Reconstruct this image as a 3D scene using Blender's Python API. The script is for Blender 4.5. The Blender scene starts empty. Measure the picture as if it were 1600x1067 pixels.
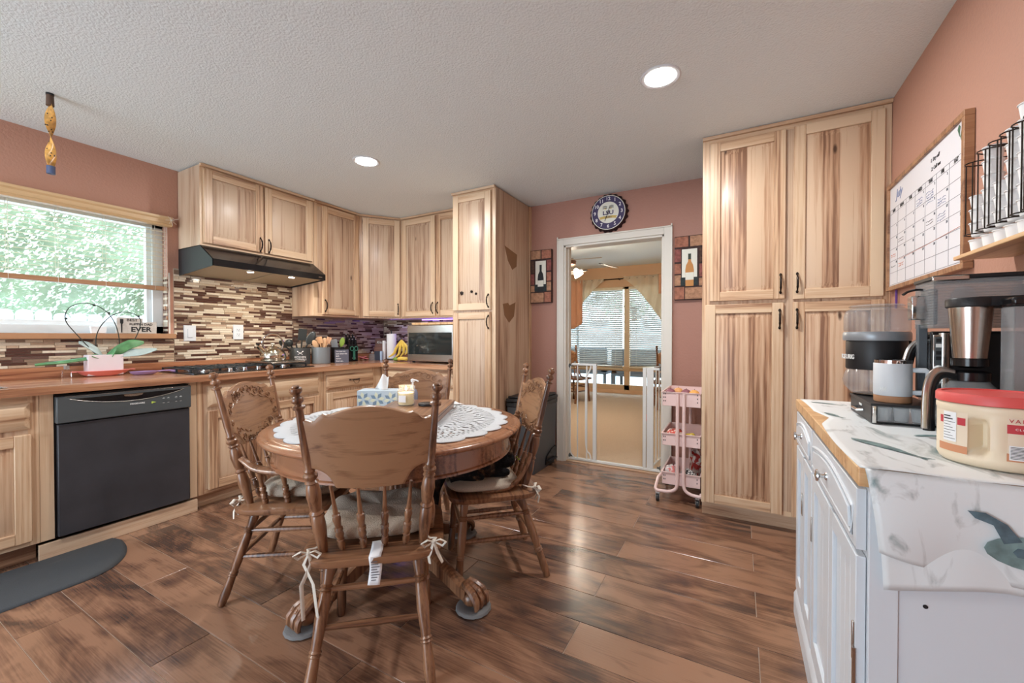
import bpy, bmesh, math, random
from mathutils import Vector, Matrix
random.seed(7)
PI = math.pi
scene = bpy.context.scene
col = scene.collection

# ---------------------------------------------------------------- camera, world, light, exposure
cam_d = bpy.data.cameras.new('camera'); cam = bpy.data.objects.new('camera', cam_d); col.objects.link(cam)
cam_d.sensor_width = 36.0; cam_d.lens = 36.0 * 644.0 / 1600.0; cam_d.clip_start = .02; cam_d.clip_end = 200
cam.location = (0, 0, 1.175)
cam.rotation_euler = (PI / 2 - math.atan(7.5 / 644), 0, math.atan(355 / 644))
scene.camera = cam
scene.view_settings.view_transform = 'Standard'; scene.view_settings.look = 'None'
scene.view_settings.gamma = 1.0; scene.view_settings.use_curve_mapping = False
scene.view_settings.exposure = 0.34

world = bpy.data.worlds.new('world'); scene.world = world; world.use_nodes = True
wn = world.node_tree; wn.nodes.clear()
wo = wn.nodes.new('ShaderNodeOutputWorld'); bg = wn.nodes.new('ShaderNodeBackground')
tc = wn.nodes.new('ShaderNodeTexCoord'); sx = wn.nodes.new('ShaderNodeSeparateXYZ'); cr = wn.nodes.new('ShaderNodeValToRGB')
wn.links.new(tc.outputs['Generated'], sx.inputs[0]); wn.links.new(sx.outputs['Z'], cr.inputs[0])
cr.color_ramp.elements[0].position = 0.0; cr.color_ramp.elements[0].color = (.78, .90, 1, 1)
cr.color_ramp.elements[1].position = 0.8; cr.color_ramp.elements[1].color = (.52, .74, 1, 1)
wn.links.new(cr.outputs[0], bg.inputs[0]); bg.inputs[1].default_value = 6.8
wn.links.new(bg.outputs[0], wo.inputs[0])


def area_light(name, loc, rot, size, power, color, size_y=None, shape='DISK', portal=False, spread=PI):
    l = bpy.data.lights.new(name, 'AREA'); l.shape = shape; l.size = size
    if size_y: l.size_y = size_y
    l.energy = power; l.color = color; l.spread = spread
    if portal: l.cycles.is_portal = True
    o = bpy.data.objects.new(name, l); o.location = loc; o.rotation_euler = rot; col.objects.link(o)
    return o


# daylight comes in through two windows and an added rear opening: portals only help the sampling
area_light('window_portal', (-4.0, .6, 1.62), (0, -PI / 2, 0), .85, 1, (1, 1, 1), 1.75, 'RECTANGLE', True)
area_light('added_opening_portal', (-2.4, -2.75, 1.1), (PI / 2, 0, 0), 2.4, 1, (1, 1, 1), 2.1, 'RECTANGLE', True)  # unseen opening, added to fill the room with daylight from behind
area_light('far_window_portal', (-2.2, 8.75, 1.15), (-PI / 2, 0, 0), 3.0, 1, (1, 1, 1), 2.1, 'RECTANGLE', True)
LED_SPOTS = [(-2.383, 2.126), (-.346, 2.136), (-2.383, -.25)]
for i, (x, y) in enumerate(LED_SPOTS):
    area_light('recessed_lamp', (x, y, 2.437), (0, 0, 0), .13, 19, (1, .985, .97))

# ---------------------------------------------------------------- helpers


class MB:
    """collects geometry, build() links it as one mesh object"""
    def __init__(s): s.v = []; s.f = []; s.m = []; s.mats = []; s.M = Matrix.Identity(4); s.cm = None

    def mat(s, m):
        if m is None: return 0
        if m not in s.mats: s.mats.append(m)
        return s.mats.index(m)

    def add(s, vs, fs, m=None):
        b = len(s.v); s.v += [s.M @ Vector(v) for v in vs]; k = s.mat(m)
        for f in fs: s.f.append([b + i for i in f]); s.m.append(k)

    def box(s, x0, x1, y0, y1, z0, z1, m=None):
        s.add([(x0, y0, z0), (x1, y0, z0), (x1, y1, z0), (x0, y1, z0), (x0, y0, z1), (x1, y0, z1), (x1, y1, z1), (x0, y1, z1)],
              [(0, 3, 2, 1), (4, 5, 6, 7), (0, 1, 5, 4), (1, 2, 6, 5), (2, 3, 7, 6), (3, 0, 4, 7)], m); return s

    def frustum(s, x0, x1, z0, z1, y0, y1, ins, m=None):
        """slab facing -y: back rectangle at y0, front (inset) at y1<y0"""
        s.add([(x0, y0, z0), (x1, y0, z0), (x1, y0, z1), (x0, y0, z1), (x0 + ins, y1, z0 + ins), (x1 - ins, y1, z0 + ins), (x1 - ins, y1, z1 - ins), (x0 + ins, y1, z1 - ins)],
              [(0, 1, 5, 4), (1, 2, 6, 5), (2, 3, 7, 6), (3, 0, 4, 7), (4, 5, 6, 7), (3, 2, 1, 0)], m); return s

    def prism(s, pts, a, b, m=None, axis='z'):
        n = len(pts)
        def P3(p, h):
            return (p[0], p[1], h) if axis == 'z' else ((p[0], h, p[1]) if axis == 'y' else (h, p[0], p[1]))
        vs = [P3(p, a) for p in pts] + [P3(p, b) for p in pts]
        fs = [tuple(range(n - 1, -1, -1)), tuple(range(n, 2 * n))] + [(i, (i + 1) % n, n + (i + 1) % n, n + i) for i in range(n)]
        s.add(vs, fs, m); return s

    def lathe(s, prof, n=20, m=None, c=(0, 0, 0), fl=None, cap=True, arc=1.0):
        vs = []; fs = []
        for r, z in prof:
            for i in range(n):
                a = 2 * PI * i / n; rr = r * (1 + (fl[1] * abs(math.cos(a * fl[0] / 2)) if fl else 0))
                vs.append((c[0] + rr * math.cos(a), c[1] + rr * math.sin(a), c[2] + z))
        for j in range(len(prof) - 1):
            for i in range(n):
                k = (i + 1) % n; fs.append((j * n + i, j * n + k, (j + 1) * n + k, (j + 1) * n + i))
        if cap:
            if prof[0][0] > 1e-5: fs.append(tuple(range(n - 1, -1, -1)))
            if prof[-1][0] > 1e-5: fs.append(tuple((len(prof) - 1) * n + i for i in range(n)))
        s.add(vs, fs, m); return s

    def turned(s, p0, p1, prof, n=12, m=None):
        """lathe along p0-p1, profile (t, r)"""
        p0 = Vector(p0); p1 = Vector(p1); d = p1 - p0; q = Vector((0, 0, 1)).rotation_difference(d.normalized()).to_matrix().to_4x4()
        old = s.M; s.M = old @ Matrix.Translation(p0) @ q
        s.lathe([(r, t * d.length) for t, r in prof], n, m); s.M = old; return s

    def tube(s, pts, r, n=8, m=None, closed=False, flat=1.0):
        pts = [Vector(p) for p in pts]; N = len(pts); vs = []; fs = []
        up = None
        for i, p in enumerate(pts):
            if closed: t = pts[(i + 1) % N] - pts[i - 1]
            else: t = pts[min(i + 1, N - 1)] - pts[max(i - 1, 0)]
            t.normalize()
            if up is None:
                up = Vector((0, 0, 1)) if abs(t.z) < .9 else Vector((0, 1, 0))
            a = t.cross(up)
            if a.length < 1e-6: a = t.orthogonal()
            a.normalize(); b = a.cross(t).normalized(); up = b
            rr = r[i] if isinstance(r, (list, tuple)) else r
            for k in range(n):
                w = 2 * PI * k / n; vs.append(p + a * (rr * math.cos(w)) + b * (rr * flat * math.sin(w)))
        M = N if closed else N - 1
        for i in range(M):
            j = (i + 1) % N
            for k in range(n):
                l = (k + 1) % n; fs.append((i * n + k, j * n + k, j * n + l, i * n + l))
        if not closed:
            fs.append(tuple(range(n))); fs.append(tuple((N - 1) * n + k for k in range(n - 1, -1, -1)))
        s.add(vs, fs, m); return s

    def ball(s, c, r, m=None, nu=14, nv=9):
        rx, ry, rz = r if isinstance(r, (tuple, list)) else (r, r, r)
        vs = [(c[0], c[1], c[2] - rz)]; fs = []
        for j in range(1, nv):
            t = PI * j / nv
            for i in range(nu):
                a = 2 * PI * i / nu; vs.append((c[0] + rx * math.sin(t) * math.cos(a), c[1] + ry * math.sin(t) * math.sin(a), c[2] - rz * math.cos(t)))
        vs.append((c[0], c[1], c[2] + rz)); e = len(vs) - 1
        for i in range(nu):
            k = (i + 1) % nu; fs.append((0, 1 + k, 1 + i)); fs.append((e, 1 + (nv - 2) * nu + i, 1 + (nv - 2) * nu + k))
            for j in range(nv - 2): fs.append((1 + j * nu + i, 1 + j * nu + k, 1 + (j + 1) * nu + k, 1 + (j + 1) * nu + i))
        s.add(vs, fs, m); return s

    def grid(s, fn, nu, nv, m=None, skip=None, closed_u=False):
        vs = [fn(i / nu, j / nv) for j in range(nv + 1) for i in range(nu + 1)]; fs = []
        for j in range(nv):
            for i in range(nu):
                if skip and skip(i, j): continue
                a = j * (nu + 1) + i; fs.append((a, a + 1, a + nu + 2, a + nu + 1))
        s.add(vs, fs, m); return s

    def build(s, name, parent=None, loc=(0, 0, 0), rot=(0, 0, 0), bevel=0, solid=0, sub=0, ang=38, flat=False):
        me = bpy.data.meshes.new(name); me.from_pydata([tuple(v) for v in s.v], [], s.f)
        for m in s.mats: me.materials.append(m)
        for p, k in zip(me.polygons, s.m): p.material_index = k
        me.update()
        bm = bmesh.new(); bm.from_mesh(me); bmesh.ops.recalc_face_normals(bm, faces=bm.faces); bm.to_mesh(me); bm.free()
        if not flat:
            me.shade_smooth(); me.set_sharp_from_angle(angle=math.radians(ang))
        o = bpy.data.objects.new(name, me); col.objects.link(o); o.location = loc; o.rotation_euler = rot
        if parent: o.parent = parent
        if solid:
            d = o.modifiers.new('solid', 'SOLIDIFY'); d.thickness = solid; d.offset = 0
        if bevel:
            d = o.modifiers.new('bevel', 'BEVEL'); d.width = bevel; d.segments = 2; d.limit_method = 'ANGLE'; d.angle_limit = math.radians(40); d.harden_normals = False
        if sub:
            d = o.modifiers.new('sub', 'SUBSURF'); d.levels = sub; d.render_levels = sub
        return o


def tag(o, label=None, cat=None, group=None, kind=None):
    if label: o['label'] = label
    if cat: o['category'] = cat
    if group: o['group'] = group
    if kind: o['kind'] = kind
    return o


def thing(name, label, cat, loc=(0, 0, 0), rot=0.0, group=None):
    o = bpy.data.objects.new(name, None); col.objects.link(o); o.empty_display_size = .05
    o.location = loc; o.rotation_euler = rot if isinstance(rot, (tuple, list)) else (0, 0, rot)
    return tag(o, label, cat, group)


def dup(o, parent=None, loc=None, rot=None, label=None, group=None, name=None):
    """a copy of a thing with its parts and their sub-parts"""
    c = o.copy(); col.objects.link(c)
    if name: c.name = name
    if parent is not None: c.parent = parent
    if loc is not None: c.location = loc
    if rot is not None: c.rotation_euler = (0, 0, rot)
    if label: c['label'] = label
    if group: c['group'] = group
    for ch in list(o.children): dup(ch, c)
    return c


def text(s, size, m, name='lettering', parent=None, loc=(0, 0, 0), rot=(0, 0, 0), ext=.0006, align='CENTER', sx=1.0, bold=0.0, shear=0.0):
    cu = bpy.data.curves.new('t', 'FONT'); cu.body = s; cu.size = size; cu.extrude = ext; cu.align_x = align; cu.align_y = 'CENTER'; cu.offset = bold; cu.shear = shear
    cu.resolution_u = 3
    t = bpy.data.objects.new('t', cu); col.objects.link(t)
    me = bpy.data.meshes.new_from_object(t.evaluated_get(bpy.context.evaluated_depsgraph_get())); bpy.data.objects.remove(t); bpy.data.curves.remove(cu)
    me.materials.clear(); me.materials.append(m)
    o = bpy.data.objects.new(name, me); col.objects.link(o); o.location = loc; o.rotation_euler = rot; o.scale = (sx, 1, 1)
    if parent: o.parent = parent
    return o


# ---------------------------------------------------------------- materials
def srgb(r, g, b):
    f = lambda c: (c / 255 / 12.92) if c / 255 <= .04045 else ((c / 255 + .055) / 1.055) ** 2.4
    return (f(r), f(g), f(b), 1)


def mk(name, color, rough=.5, metal=0, bump=0, bscale=60, spec=.5, trans=0, ior=1.45, emit=0, alpha=1, var=0, coat=0, sheen=0):
    m = bpy.data.materials.new(name); m.use_nodes = True; t = m.node_tree; b = t.nodes['Principled BSDF']
    c = color if len(color) == 4 else (*color, 1)
    b.inputs['Base Color'].default_value = c; b.inputs['Roughness'].default_value = rough; b.inputs['Metallic'].default_value = metal
    b.inputs['Specular IOR Level'].default_value = spec; b.inputs['IOR'].default_value = ior
    b.inputs['Transmission Weight'].default_value = trans; b.inputs['Alpha'].default_value = alpha
    b.inputs['Coat Weight'].default_value = coat; b.inputs['Sheen Weight'].default_value = sheen
    if emit: b.inputs['Emission Color'].default_value = c; b.inputs['Emission Strength'].default_value = emit
    if bump or var:
        co = t.nodes.new('ShaderNodeTexCoord'); n = t.nodes.new('ShaderNodeTexNoise'); n.inputs['Scale'].default_value = bscale; n.inputs['Detail'].default_value = 4
        t.links.new(co.outputs['Object'], n.inputs['Vector'])
        if bump:
            bp = t.nodes.new('ShaderNodeBump'); bp.inputs['Strength'].default_value = bump; bp.inputs['Distance'].default_value = .01
            t.links.new(n.outputs[0], bp.inputs['Height']); t.links.new(bp.outputs[0], b.inputs['Normal'])
        if var:
            r = t.nodes.new('ShaderNodeValToRGB'); e = r.color_ramp.elements
            e[0].position = .35; e[1].position = .65
            e[0].color = tuple(x * (1 - var) for x in c[:3]) + (1,); e[1].color = tuple(min(1, x * (1 + var)) for x in c[:3]) + (1,)
            t.links.new(n.outputs[0], r.inputs[0]); t.links.new(r.outputs[0], b.inputs['Base Color'])
    return m


def wood(name, cols, grain='z', board=0.0, rough=.42, streak=.55, scale=1.0, bump=.08, coat=.15, knots=False, swirl=0.0, tonevar=.5, across=16.0, along=.8, fig=.10, cont=.75):
    """cols = light, mid, dark. grain: local axis the grain runs along. board: width of glued-up boards across it"""
    m = bpy.data.materials.new(name); m.use_nodes = True; t = m.node_tree; N = t.nodes; L = t.links; b = N['Principled BSDF']
    co = N.new('ShaderNodeTexCoord'); oi = N.new('ShaderNodeObjectInfo'); sp = N.new('ShaderNodeSeparateXYZ'); L.new(co.outputs['Object'], sp.inputs[0])
    ax = {'x': 0, 'y': 1, 'z': 2}[grain]; oth = [i for i in (0, 1, 2) if i != ax]

    def mth(op, a, bb=None, c=None):
        n = N.new('ShaderNodeMath'); n.operation = op
        for i, v in enumerate((a, bb, c)):
            if v is None: continue
            if isinstance(v, (int, float)): n.inputs[i].default_value = v
            else: L.new(v, n.inputs[i])
        return n.outputs[0]
    rnd = mth('MULTIPLY', oi.outputs['Random'], 37.0)
    a = sp.outputs[oth[0]]; c = sp.outputs[oth[1]]; g = sp.outputs[ax]
    if board:
        fl = mth('FLOOR', mth('DIVIDE', mth('ADD', a, mth('MULTIPLY', oi.outputs['Random'], .31)), board))
        wnz = N.new('ShaderNodeTexWhiteNoise'); wnz.noise_dimensions = '2D'; cb = N.new('ShaderNodeCombineXYZ'); L.new(fl, cb.inputs[0]); L.new(rnd, cb.inputs[1]); L.new(cb.outputs[0], wnz.inputs[0])
        bv = wnz.outputs['Value']; off = mth('ADD', rnd, mth('MULTIPLY', bv, 19.0))
    else:
        bv = oi.outputs['Random']; off = rnd
    v = N.new('ShaderNodeCombineXYZ')
    L.new(mth('ADD', mth('MULTIPLY', a, across * scale), off), v.inputs[0]); L.new(mth('MULTIPLY', c, across * scale), v.inputs[1]); L.new(mth('ADD', mth('MULTIPLY', g, along * scale), off), v.inputs[2])
    n1 = N.new('ShaderNodeTexNoise'); n1.inputs['Scale'].default_value = 1; n1.inputs['Detail'].default_value = 4; n1.inputs['Distortion'].default_value = .6 + swirl; L.new(v.outputs[0], n1.inputs[0])
    v2 = N.new('ShaderNodeCombineXYZ')
    L.new(mth('ADD', mth('MULTIPLY', a, 160 * scale), off), v2.inputs[0]); L.new(mth('MULTIPLY', c, 160 * scale), v2.inputs[1]); L.new(mth('MULTIPLY', g, 5 * scale), v2.inputs[2])
    n2 = N.new('ShaderNodeTexNoise'); n2.inputs['Scale'].default_value = 1; n2.inputs['Detail'].default_value = 3; L.new(v2.outputs[0], n2.inputs[0])
    # cathedral figure
    wv = N.new('ShaderNodeTexWave'); wv.wave_type = 'BANDS'; wv.bands_direction = 'X'; wv.inputs['Scale'].default_value = .8; wv.inputs['Distortion'].default_value = 9 + swirl * 6
    wv.inputs['Detail'].default_value = 2; wv.inputs['Detail Scale'].default_value = .6; L.new(v.outputs[0], wv.inputs[0])
    f = mth('ADD', mth('MULTIPLY', mth('SUBTRACT', n1.outputs[0], .5), cont), .5)
    f = mth('ADD', f, mth('MULTIPLY', mth('SUBTRACT', wv.outputs[0], .5), fig))
    f = mth('ADD', f, mth('MULTIPLY', mth('SUBTRACT', bv, .5), tonevar * .34))
    f = mth('ADD', f, mth('MULTIPLY', mth('SUBTRACT', n2.outputs[0], .5), streak * .55))
    r = N.new('ShaderNodeValToRGB'); e = r.color_ramp.elements
    e[0].position = .30; e[0].color = cols[2]; e[1].position = .56; e[1].color = cols[0]
    x = e.new(.42); x.color = cols[1]
    L.new(f, r.inputs[0]); outc = r.outputs[0]
    if knots:
        vo = N.new('ShaderNodeTexVoronoi'); vo.inputs['Scale'].default_value = 1.0
        vk = N.new('ShaderNodeCombineXYZ'); L.new(mth('ADD', mth('MULTIPLY', a, 6), rnd), vk.inputs[0]); L.new(mth('MULTIPLY', c, .5), vk.inputs[1]); L.new(mth('ADD', mth('MULTIPLY', g, 2.2), rnd), vk.inputs[2])
        L.new(vk.outputs[0], vo.inputs[0])
        rk = N.new('ShaderNodeValToRGB'); rk.color_ramp.elements[0].position = .03; rk.color_ramp.elements[0].color = (0, 0, 0, 1); rk.color_ramp.elements[1].position = .075; rk.color_ramp.elements[1].color = (1, 1, 1, 1)
        L.new(vo.outputs['Distance'], rk.inputs[0])
        mx = N.new('ShaderNodeMix'); mx.data_type = 'RGBA'; L.new(rk.outputs[0], mx.inputs[0]); mx.inputs[6].default_value = tuple(q * .35 for q in cols[2][:3]) + (1,); L.new(outc, mx.inputs[7]); outc = mx.outputs[2]
    L.new(outc, b.inputs['Base Color'])
    b.inputs['Roughness'].default_value = rough; b.inputs['Coat Weight'].default_value = coat; b.inputs['Coat Roughness'].default_value = .25
    bp = N.new('ShaderNodeBump'); bp.inputs['Strength'].default_value = bump; bp.inputs['Distance'].default_value = .004; L.new(n2.outputs[0], bp.inputs['Height']); L.new(bp.outputs[0], b.inputs['Normal'])
    return m


HK = (srgb(216, 188, 156), srgb(200, 164, 130), srgb(150, 110, 82))
HK2 = (srgb(212, 182, 152), srgb(188, 148, 116), srgb(132, 94, 70))
HKD = (srgb(200, 174, 148), srgb(182, 150, 124), srgb(136, 102, 80))
M_V = wood('hickory upright', HK, 'z', 0, knots=False)
M_H = wood('hickory rail', HK, 'x', 0)
M_P = wood('hickory boards', HK2, 'z', .078, knots=True, tonevar=.9)
M_PD = wood('hickory upper boards', HKD, 'z', .085, knots=True, tonevar=.55)
M_S = wood('hickory side veneer', HKD, 'z', .16, knots=True, tonevar=.3)
M_KICK = wood('hickory kick board', HK2, 'x', 0)
M_BLOCK = wood('butcher block', (srgb(196, 150, 116), srgb(170, 120, 88), srgb(122, 80, 58)), 'y', .045, rough=.22, coat=.4, tonevar=.7)
M_BLOCKX = wood('butcher block cross', (srgb(196, 150, 116), srgb(170, 120, 88), srgb(122, 80, 58)), 'x', .045, rough=.22, coat=.5, tonevar=.8)
M_SPL = wood('backsplash board wood', (srgb(180, 124, 90), srgb(142, 88, 62), srgb(88, 52, 38)), 'y', 0, rough=.2, coat=.6, swirl=1.5)
M_MAPLE = wood('maple top', (srgb(222, 182, 134), srgb(206, 160, 112), srgb(170, 122, 80)), 'y', .04, tonevar=.3)
OAK = (srgb(146, 104, 74), srgb(112, 74, 50), srgb(72, 46, 32))
M_OAKZ = wood('oak turned', OAK, 'z', 0, rough=.3, coat=.35, scale=1.5)
M_OAKX = wood('oak crosswise', OAK, 'x', 0, rough=.3, coat=.35, scale=1.2, swirl=.5)
M_OAKP = wood('oak pressed back', (srgb(158, 118, 86), srgb(132, 94, 66), srgb(86, 58, 42)), 'x', 0, rough=.35, coat=.3, scale=1.6, swirl=.6)
M_OAKT = wood('table oak', (srgb(156, 108, 78), srgb(122, 78, 54), srgb(84, 52, 38)), 'x', .11, rough=.22, coat=.6)
M_SILL = wood('sill wood', (srgb(176, 132, 96), srgb(156, 112, 80), srgb(118, 80, 56)), 'y', 0)
M_BLIND = mk('blind slat cream', srgb(226, 214, 186), .45, var=.06, bscale=9)
M_VAL = wood('valance wood', (srgb(214, 182, 138), srgb(200, 164, 120), srgb(168, 128, 90)), 'y', 0, streak=.25)
M_FLOOR = wood('acacia plank', (srgb(150, 112, 88), srgb(114, 82, 64), srgb(76, 57, 49)), 'x', 0, rough=.22, coat=.3, swirl=1.2, tonevar=.55, streak=.62, bump=.12, across=5.0, along=2.0, fig=.05, cont=.8)
M_JOINT = mk('plank joint', srgb(176, 156, 140), .7)
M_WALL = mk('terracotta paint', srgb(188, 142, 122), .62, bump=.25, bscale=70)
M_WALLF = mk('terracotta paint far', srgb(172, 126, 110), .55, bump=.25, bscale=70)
M_CEIL = mk('textured ceiling paint', srgb(230, 240, 242), .85, bump=.5, bscale=105)
M_PEACH = mk('peach paint', srgb(220, 182, 146), .7)
M_CARPET = mk('tan carpet', srgb(206, 182, 156), .95, bump=.8, bscale=220, var=.12)
M_TRIM = mk('white trim paint', srgb(222, 218, 208), .4)
M_VINYL = mk('white vinyl', srgb(232, 236, 236), .35)
M_WHITE = mk('white enamel', srgb(212, 217, 222), .35)
M_WHITEG = mk('white gloss metal', srgb(228, 230, 228), .25)
M_IRON = mk('oil rubbed bronze', srgb(44, 36, 32), .35, .8)
M_BLACK = mk('black gloss', srgb(22, 22, 24), .18)
M_BLACKM = mk('black satin', srgb(34, 34, 36), .45, bump=.05, bscale=300)
M_DISH = mk('black dishwasher enamel', srgb(60, 60, 64), .34, var=.12, bscale=6)
M_GREYB = mk('dark slate plastic', srgb(78, 83, 85), .35)
M_STEEL = mk('brushed steel', srgb(196, 192, 186), .25, 1.0)
M_CHROME = mk('chrome', srgb(214, 214, 214), .08, 1.0)
M_GLASS = mk('clear glass', (1, 1, 1), .02, trans=1.0, ior=1.45)
M_PANE = bpy.data.materials.new('window pane'); M_PANE.use_nodes = True
_t = M_PANE.node_tree; _t.nodes.clear(); _o = _t.nodes.new('ShaderNodeOutputMaterial'); _m = _t.nodes.new('ShaderNodeMixShader'); _a = _t.nodes.new('ShaderNodeBsdfTransparent'); _g = _t.nodes.new('ShaderNodeBsdfGlossy')
_a.inputs[0].default_value = (.95, .98, .98, 1); _g.inputs['Roughness'].default_value = .02; _m.inputs[0].default_value = .07
_t.links.new(_a.outputs[0], _m.inputs[1]); _t.links.new(_g.outputs[0], _m.inputs[2]); _t.links.new(_m.outputs[0], _o.inputs[0])
M_SMOKE = bpy.data.materials.new('smoky clear plastic'); M_SMOKE.use_nodes = True
_t = M_SMOKE.node_tree; _t.nodes.clear(); _o = _t.nodes.new('ShaderNodeOutputMaterial'); _m = _t.nodes.new('ShaderNodeMixShader'); _a = _t.nodes.new('ShaderNodeBsdfTransparent'); _g = _t.nodes.new('ShaderNodeBsdfPrincipled')
_a.inputs[0].default_value = (.87, .885, .89, 1); _g.inputs['Base Color'].default_value = (.62, .63, .64, 1); _g.inputs['Roughness'].default_value = .12; _m.inputs[0].default_value = .24
_t.links.new(_a.outputs[0], _m.inputs[1]); _t.links.new(_g.outputs[0], _m.inputs[2]); _t.links.new(_m.outputs[0], _o.inputs[0])
M_LED = mk('lamp lens', (1, .97, .93), .5, emit=22)
M_PINK = mk('pale pink enamel', srgb(236, 208, 204), .4)
M_CUSH = mk('oatmeal woven fabric', srgb(196, 182, 164), .95, bump=.7, bscale=260, var=.06)
M_CORD = mk('off white cotton tape', srgb(222, 214, 200), .9)
M_LACE = mk('white crochet cotton', srgb(208, 211, 214), .9, bump=.6, bscale=300)
M_INK = mk('black print', srgb(30, 30, 32), .6)
M_PAPER = mk('white paper', srgb(238, 238, 238), .8)

# ---------------------------------------------------------------- room shell
H = 2.45
LX, RX, FY, BY = -3.80, .715, 3.65, -2.6
# floor with real planks
fl = MB().box(LX, RX, BY, FY + .12, -.06, -.0022, M_JOINT).build('floor'); fl['kind'] = 'structure'
PW, PL = .1925, 1.263
protos = {}


def plank_at(x0, x1, y0, y1):
    w = round(x1 - x0, 4); key = (w, round(y1 - y0, 4))
    if key not in protos:
        g = .0013
        mb = MB(); a, b2 = x1 - x0, y1 - y0
        mb.add([(g, g, -.0045), (a - g, g, -.0045), (a - g, b2 - g, -.0045), (g, b2 - g, -.0045), (g, g, -.0008), (a - g, g, -.0008), (a - g, b2 - g, -.0008), (g, b2 - g, -.0008),
                (g + .0012, g + .0012, 0), (a - g - .0012, g + .0012, 0), (a - g - .0012, b2 - g - .0012, 0), (g + .0012, b2 - g - .0012, 0)],
               [(0, 1, 5, 4), (1, 2, 6, 5), (2, 3, 7, 6), (3, 0, 4, 7), (4, 5, 9, 8), (5, 6, 10, 9), (6, 7, 11, 10), (7, 4, 8, 11), (8, 9, 10, 11)], M_FLOOR)
        o = mb.build('plank', fl, (x0, y0, 0), flat=True); protos[key] = o
    else:
        o = protos[key].copy(); col.objects.link(o); o.location = (x0, y0, 0); o.parent = fl
    return o


for k in range(-16, 17):
    y0 = .65 + PW * k; y1 = y0 + PW
    y0 = max(y0, BY); y1 = min(y1, FY + .1)
    if y1 - y0 < .02: continue
    base = -.567 if k % 2 == 0 else .07
    for j in range(-5, 4):
        x0 = base + PL * j; x1 = x0 + PL
        x0 = max(x0, -3.40 if y1 > -.25 else LX); x1 = min(x1, RX)
        if x1 - x0 < .02: continue
        plank_at(x0, x1, y0, y1)

ceil = MB().box(LX - .2, RX + .2, BY - .1, FY + .14, H, H + .1, M_CEIL).build('ceiling'); ceil['kind'] = 'structure'
# left wall with window opening
WY0, WY1, WZ0, WZ1 = -.30, 1.483, 1.198, 2.05
w = MB(); T = .2
w.box(LX - T, LX, BY, WY0, 0, H, M_WALL); w.box(LX - T, LX, WY1, FY + .14, 0, H, M_WALL); w.box(LX - T, LX, WY0, WY1, 0, WZ0, M_WALL); w.box(LX - T, LX, WY0, WY1, WZ1, H, M_WALL)
w.build('wall_left')['kind'] = 'structure'
w = MB().box(RX, RX + .2, BY, FY + .14, 0, H, M_WALL).build('wall_right'); w['kind'] = 'structure'
# far wall with doorway
DX0, DX1, DZ = -1.447, -.553, 2.03
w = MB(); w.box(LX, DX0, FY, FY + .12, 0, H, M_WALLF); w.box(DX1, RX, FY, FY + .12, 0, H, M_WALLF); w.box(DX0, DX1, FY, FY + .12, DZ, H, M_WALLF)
w.build('wall_far')['kind'] = 'structure'
# back wall (behind the camera) with an open gap added to let in fill light
w = MB(); w.box(LX, -3.6, BY - .15, BY, 0, H, M_WALL); w.box(-1.2, RX, BY - .15, BY, 0, H, M_WALL); w.box(-3.6, -1.2, BY - .15, BY, 2.15, H, M_WALL)
w.build('wall_back')['kind'] = 'structure'
# door casing
d = MB(); cw = .066
d.box(DX0 - cw, DX0, FY - .022, FY, 0, DZ + cw); d.box(DX1, DX1 + cw, FY - .022, FY, 0, DZ + cw); d.box(DX0, DX1, FY - .022, FY, DZ, DZ + cw)
d.box(DX0 - cw, DX0 - cw + .012, FY - .03, FY - .022, 0, DZ + cw + .015); d.box(DX1 + cw - .012, DX1 + cw, FY - .03, FY - .022, 0, DZ + cw + .015); d.box(DX0 - cw, DX1 + cw, FY - .03, FY - .022, DZ + cw - .012, DZ + cw)
d.box(DX0, DX0 + .018, FY - .01, FY + .13, 0, DZ); d.box(DX1 - .018, DX1, FY - .01, FY + .13, 0, DZ); d.box(DX0, DX1, FY - .01, FY + .13, DZ - .018, DZ)
d.box(DX0 + .018, DX0 + .03, FY + .04, FY + .075, 0, DZ - .018); d.box(DX1 - .03, DX1 - .018, FY + .04, FY + .075, 0, DZ - .018)
d.mats = [M_TRIM]; d.build('door_1', bevel=.002)['kind'] = 'structure'

# window_1: white vinyl frame
fx = LX - .12
f = MB(); fw_ = .065
f.box(fx - .04, fx + .04, WY0, WY1, WZ0, WZ0 + .055, M_VINYL); f.box(fx - .04, fx + .04, WY0, WY1, WZ1 - .055, WZ1, M_VINYL)
f.box(fx - .04, fx + .04, WY0, WY0 + fw_, WZ0, WZ1, M_VINYL); f.box(fx - .04, fx + .04, WY1 - fw_, WY1, WZ0, WZ1, M_VINYL)
f.box(fx - .02, fx + .02, WY0 + fw_, WY1 - fw_, WZ0 + .055, WZ0 + .085, M_VINYL); f.box(fx - .02, fx + .02, WY1 - fw_ - .03, WY1 - fw_, WZ0 + .055, WZ1 - .05, M_VINYL)
win1 = f.build('window_1', bevel=.002); win1['kind'] = 'structure'
MB().box(fx - .003, fx + .003, WY0 + fw_, WY1 - fw_, WZ0 + .055, WZ1 - .055, M_PANE).build('pane', win1)
MB().box(LX - .1, LX + .045, WY0, 1.517, 1.161, 1.198, M_SILL).build('trim_1', bevel=.003)['kind'] = 'structure'

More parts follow.
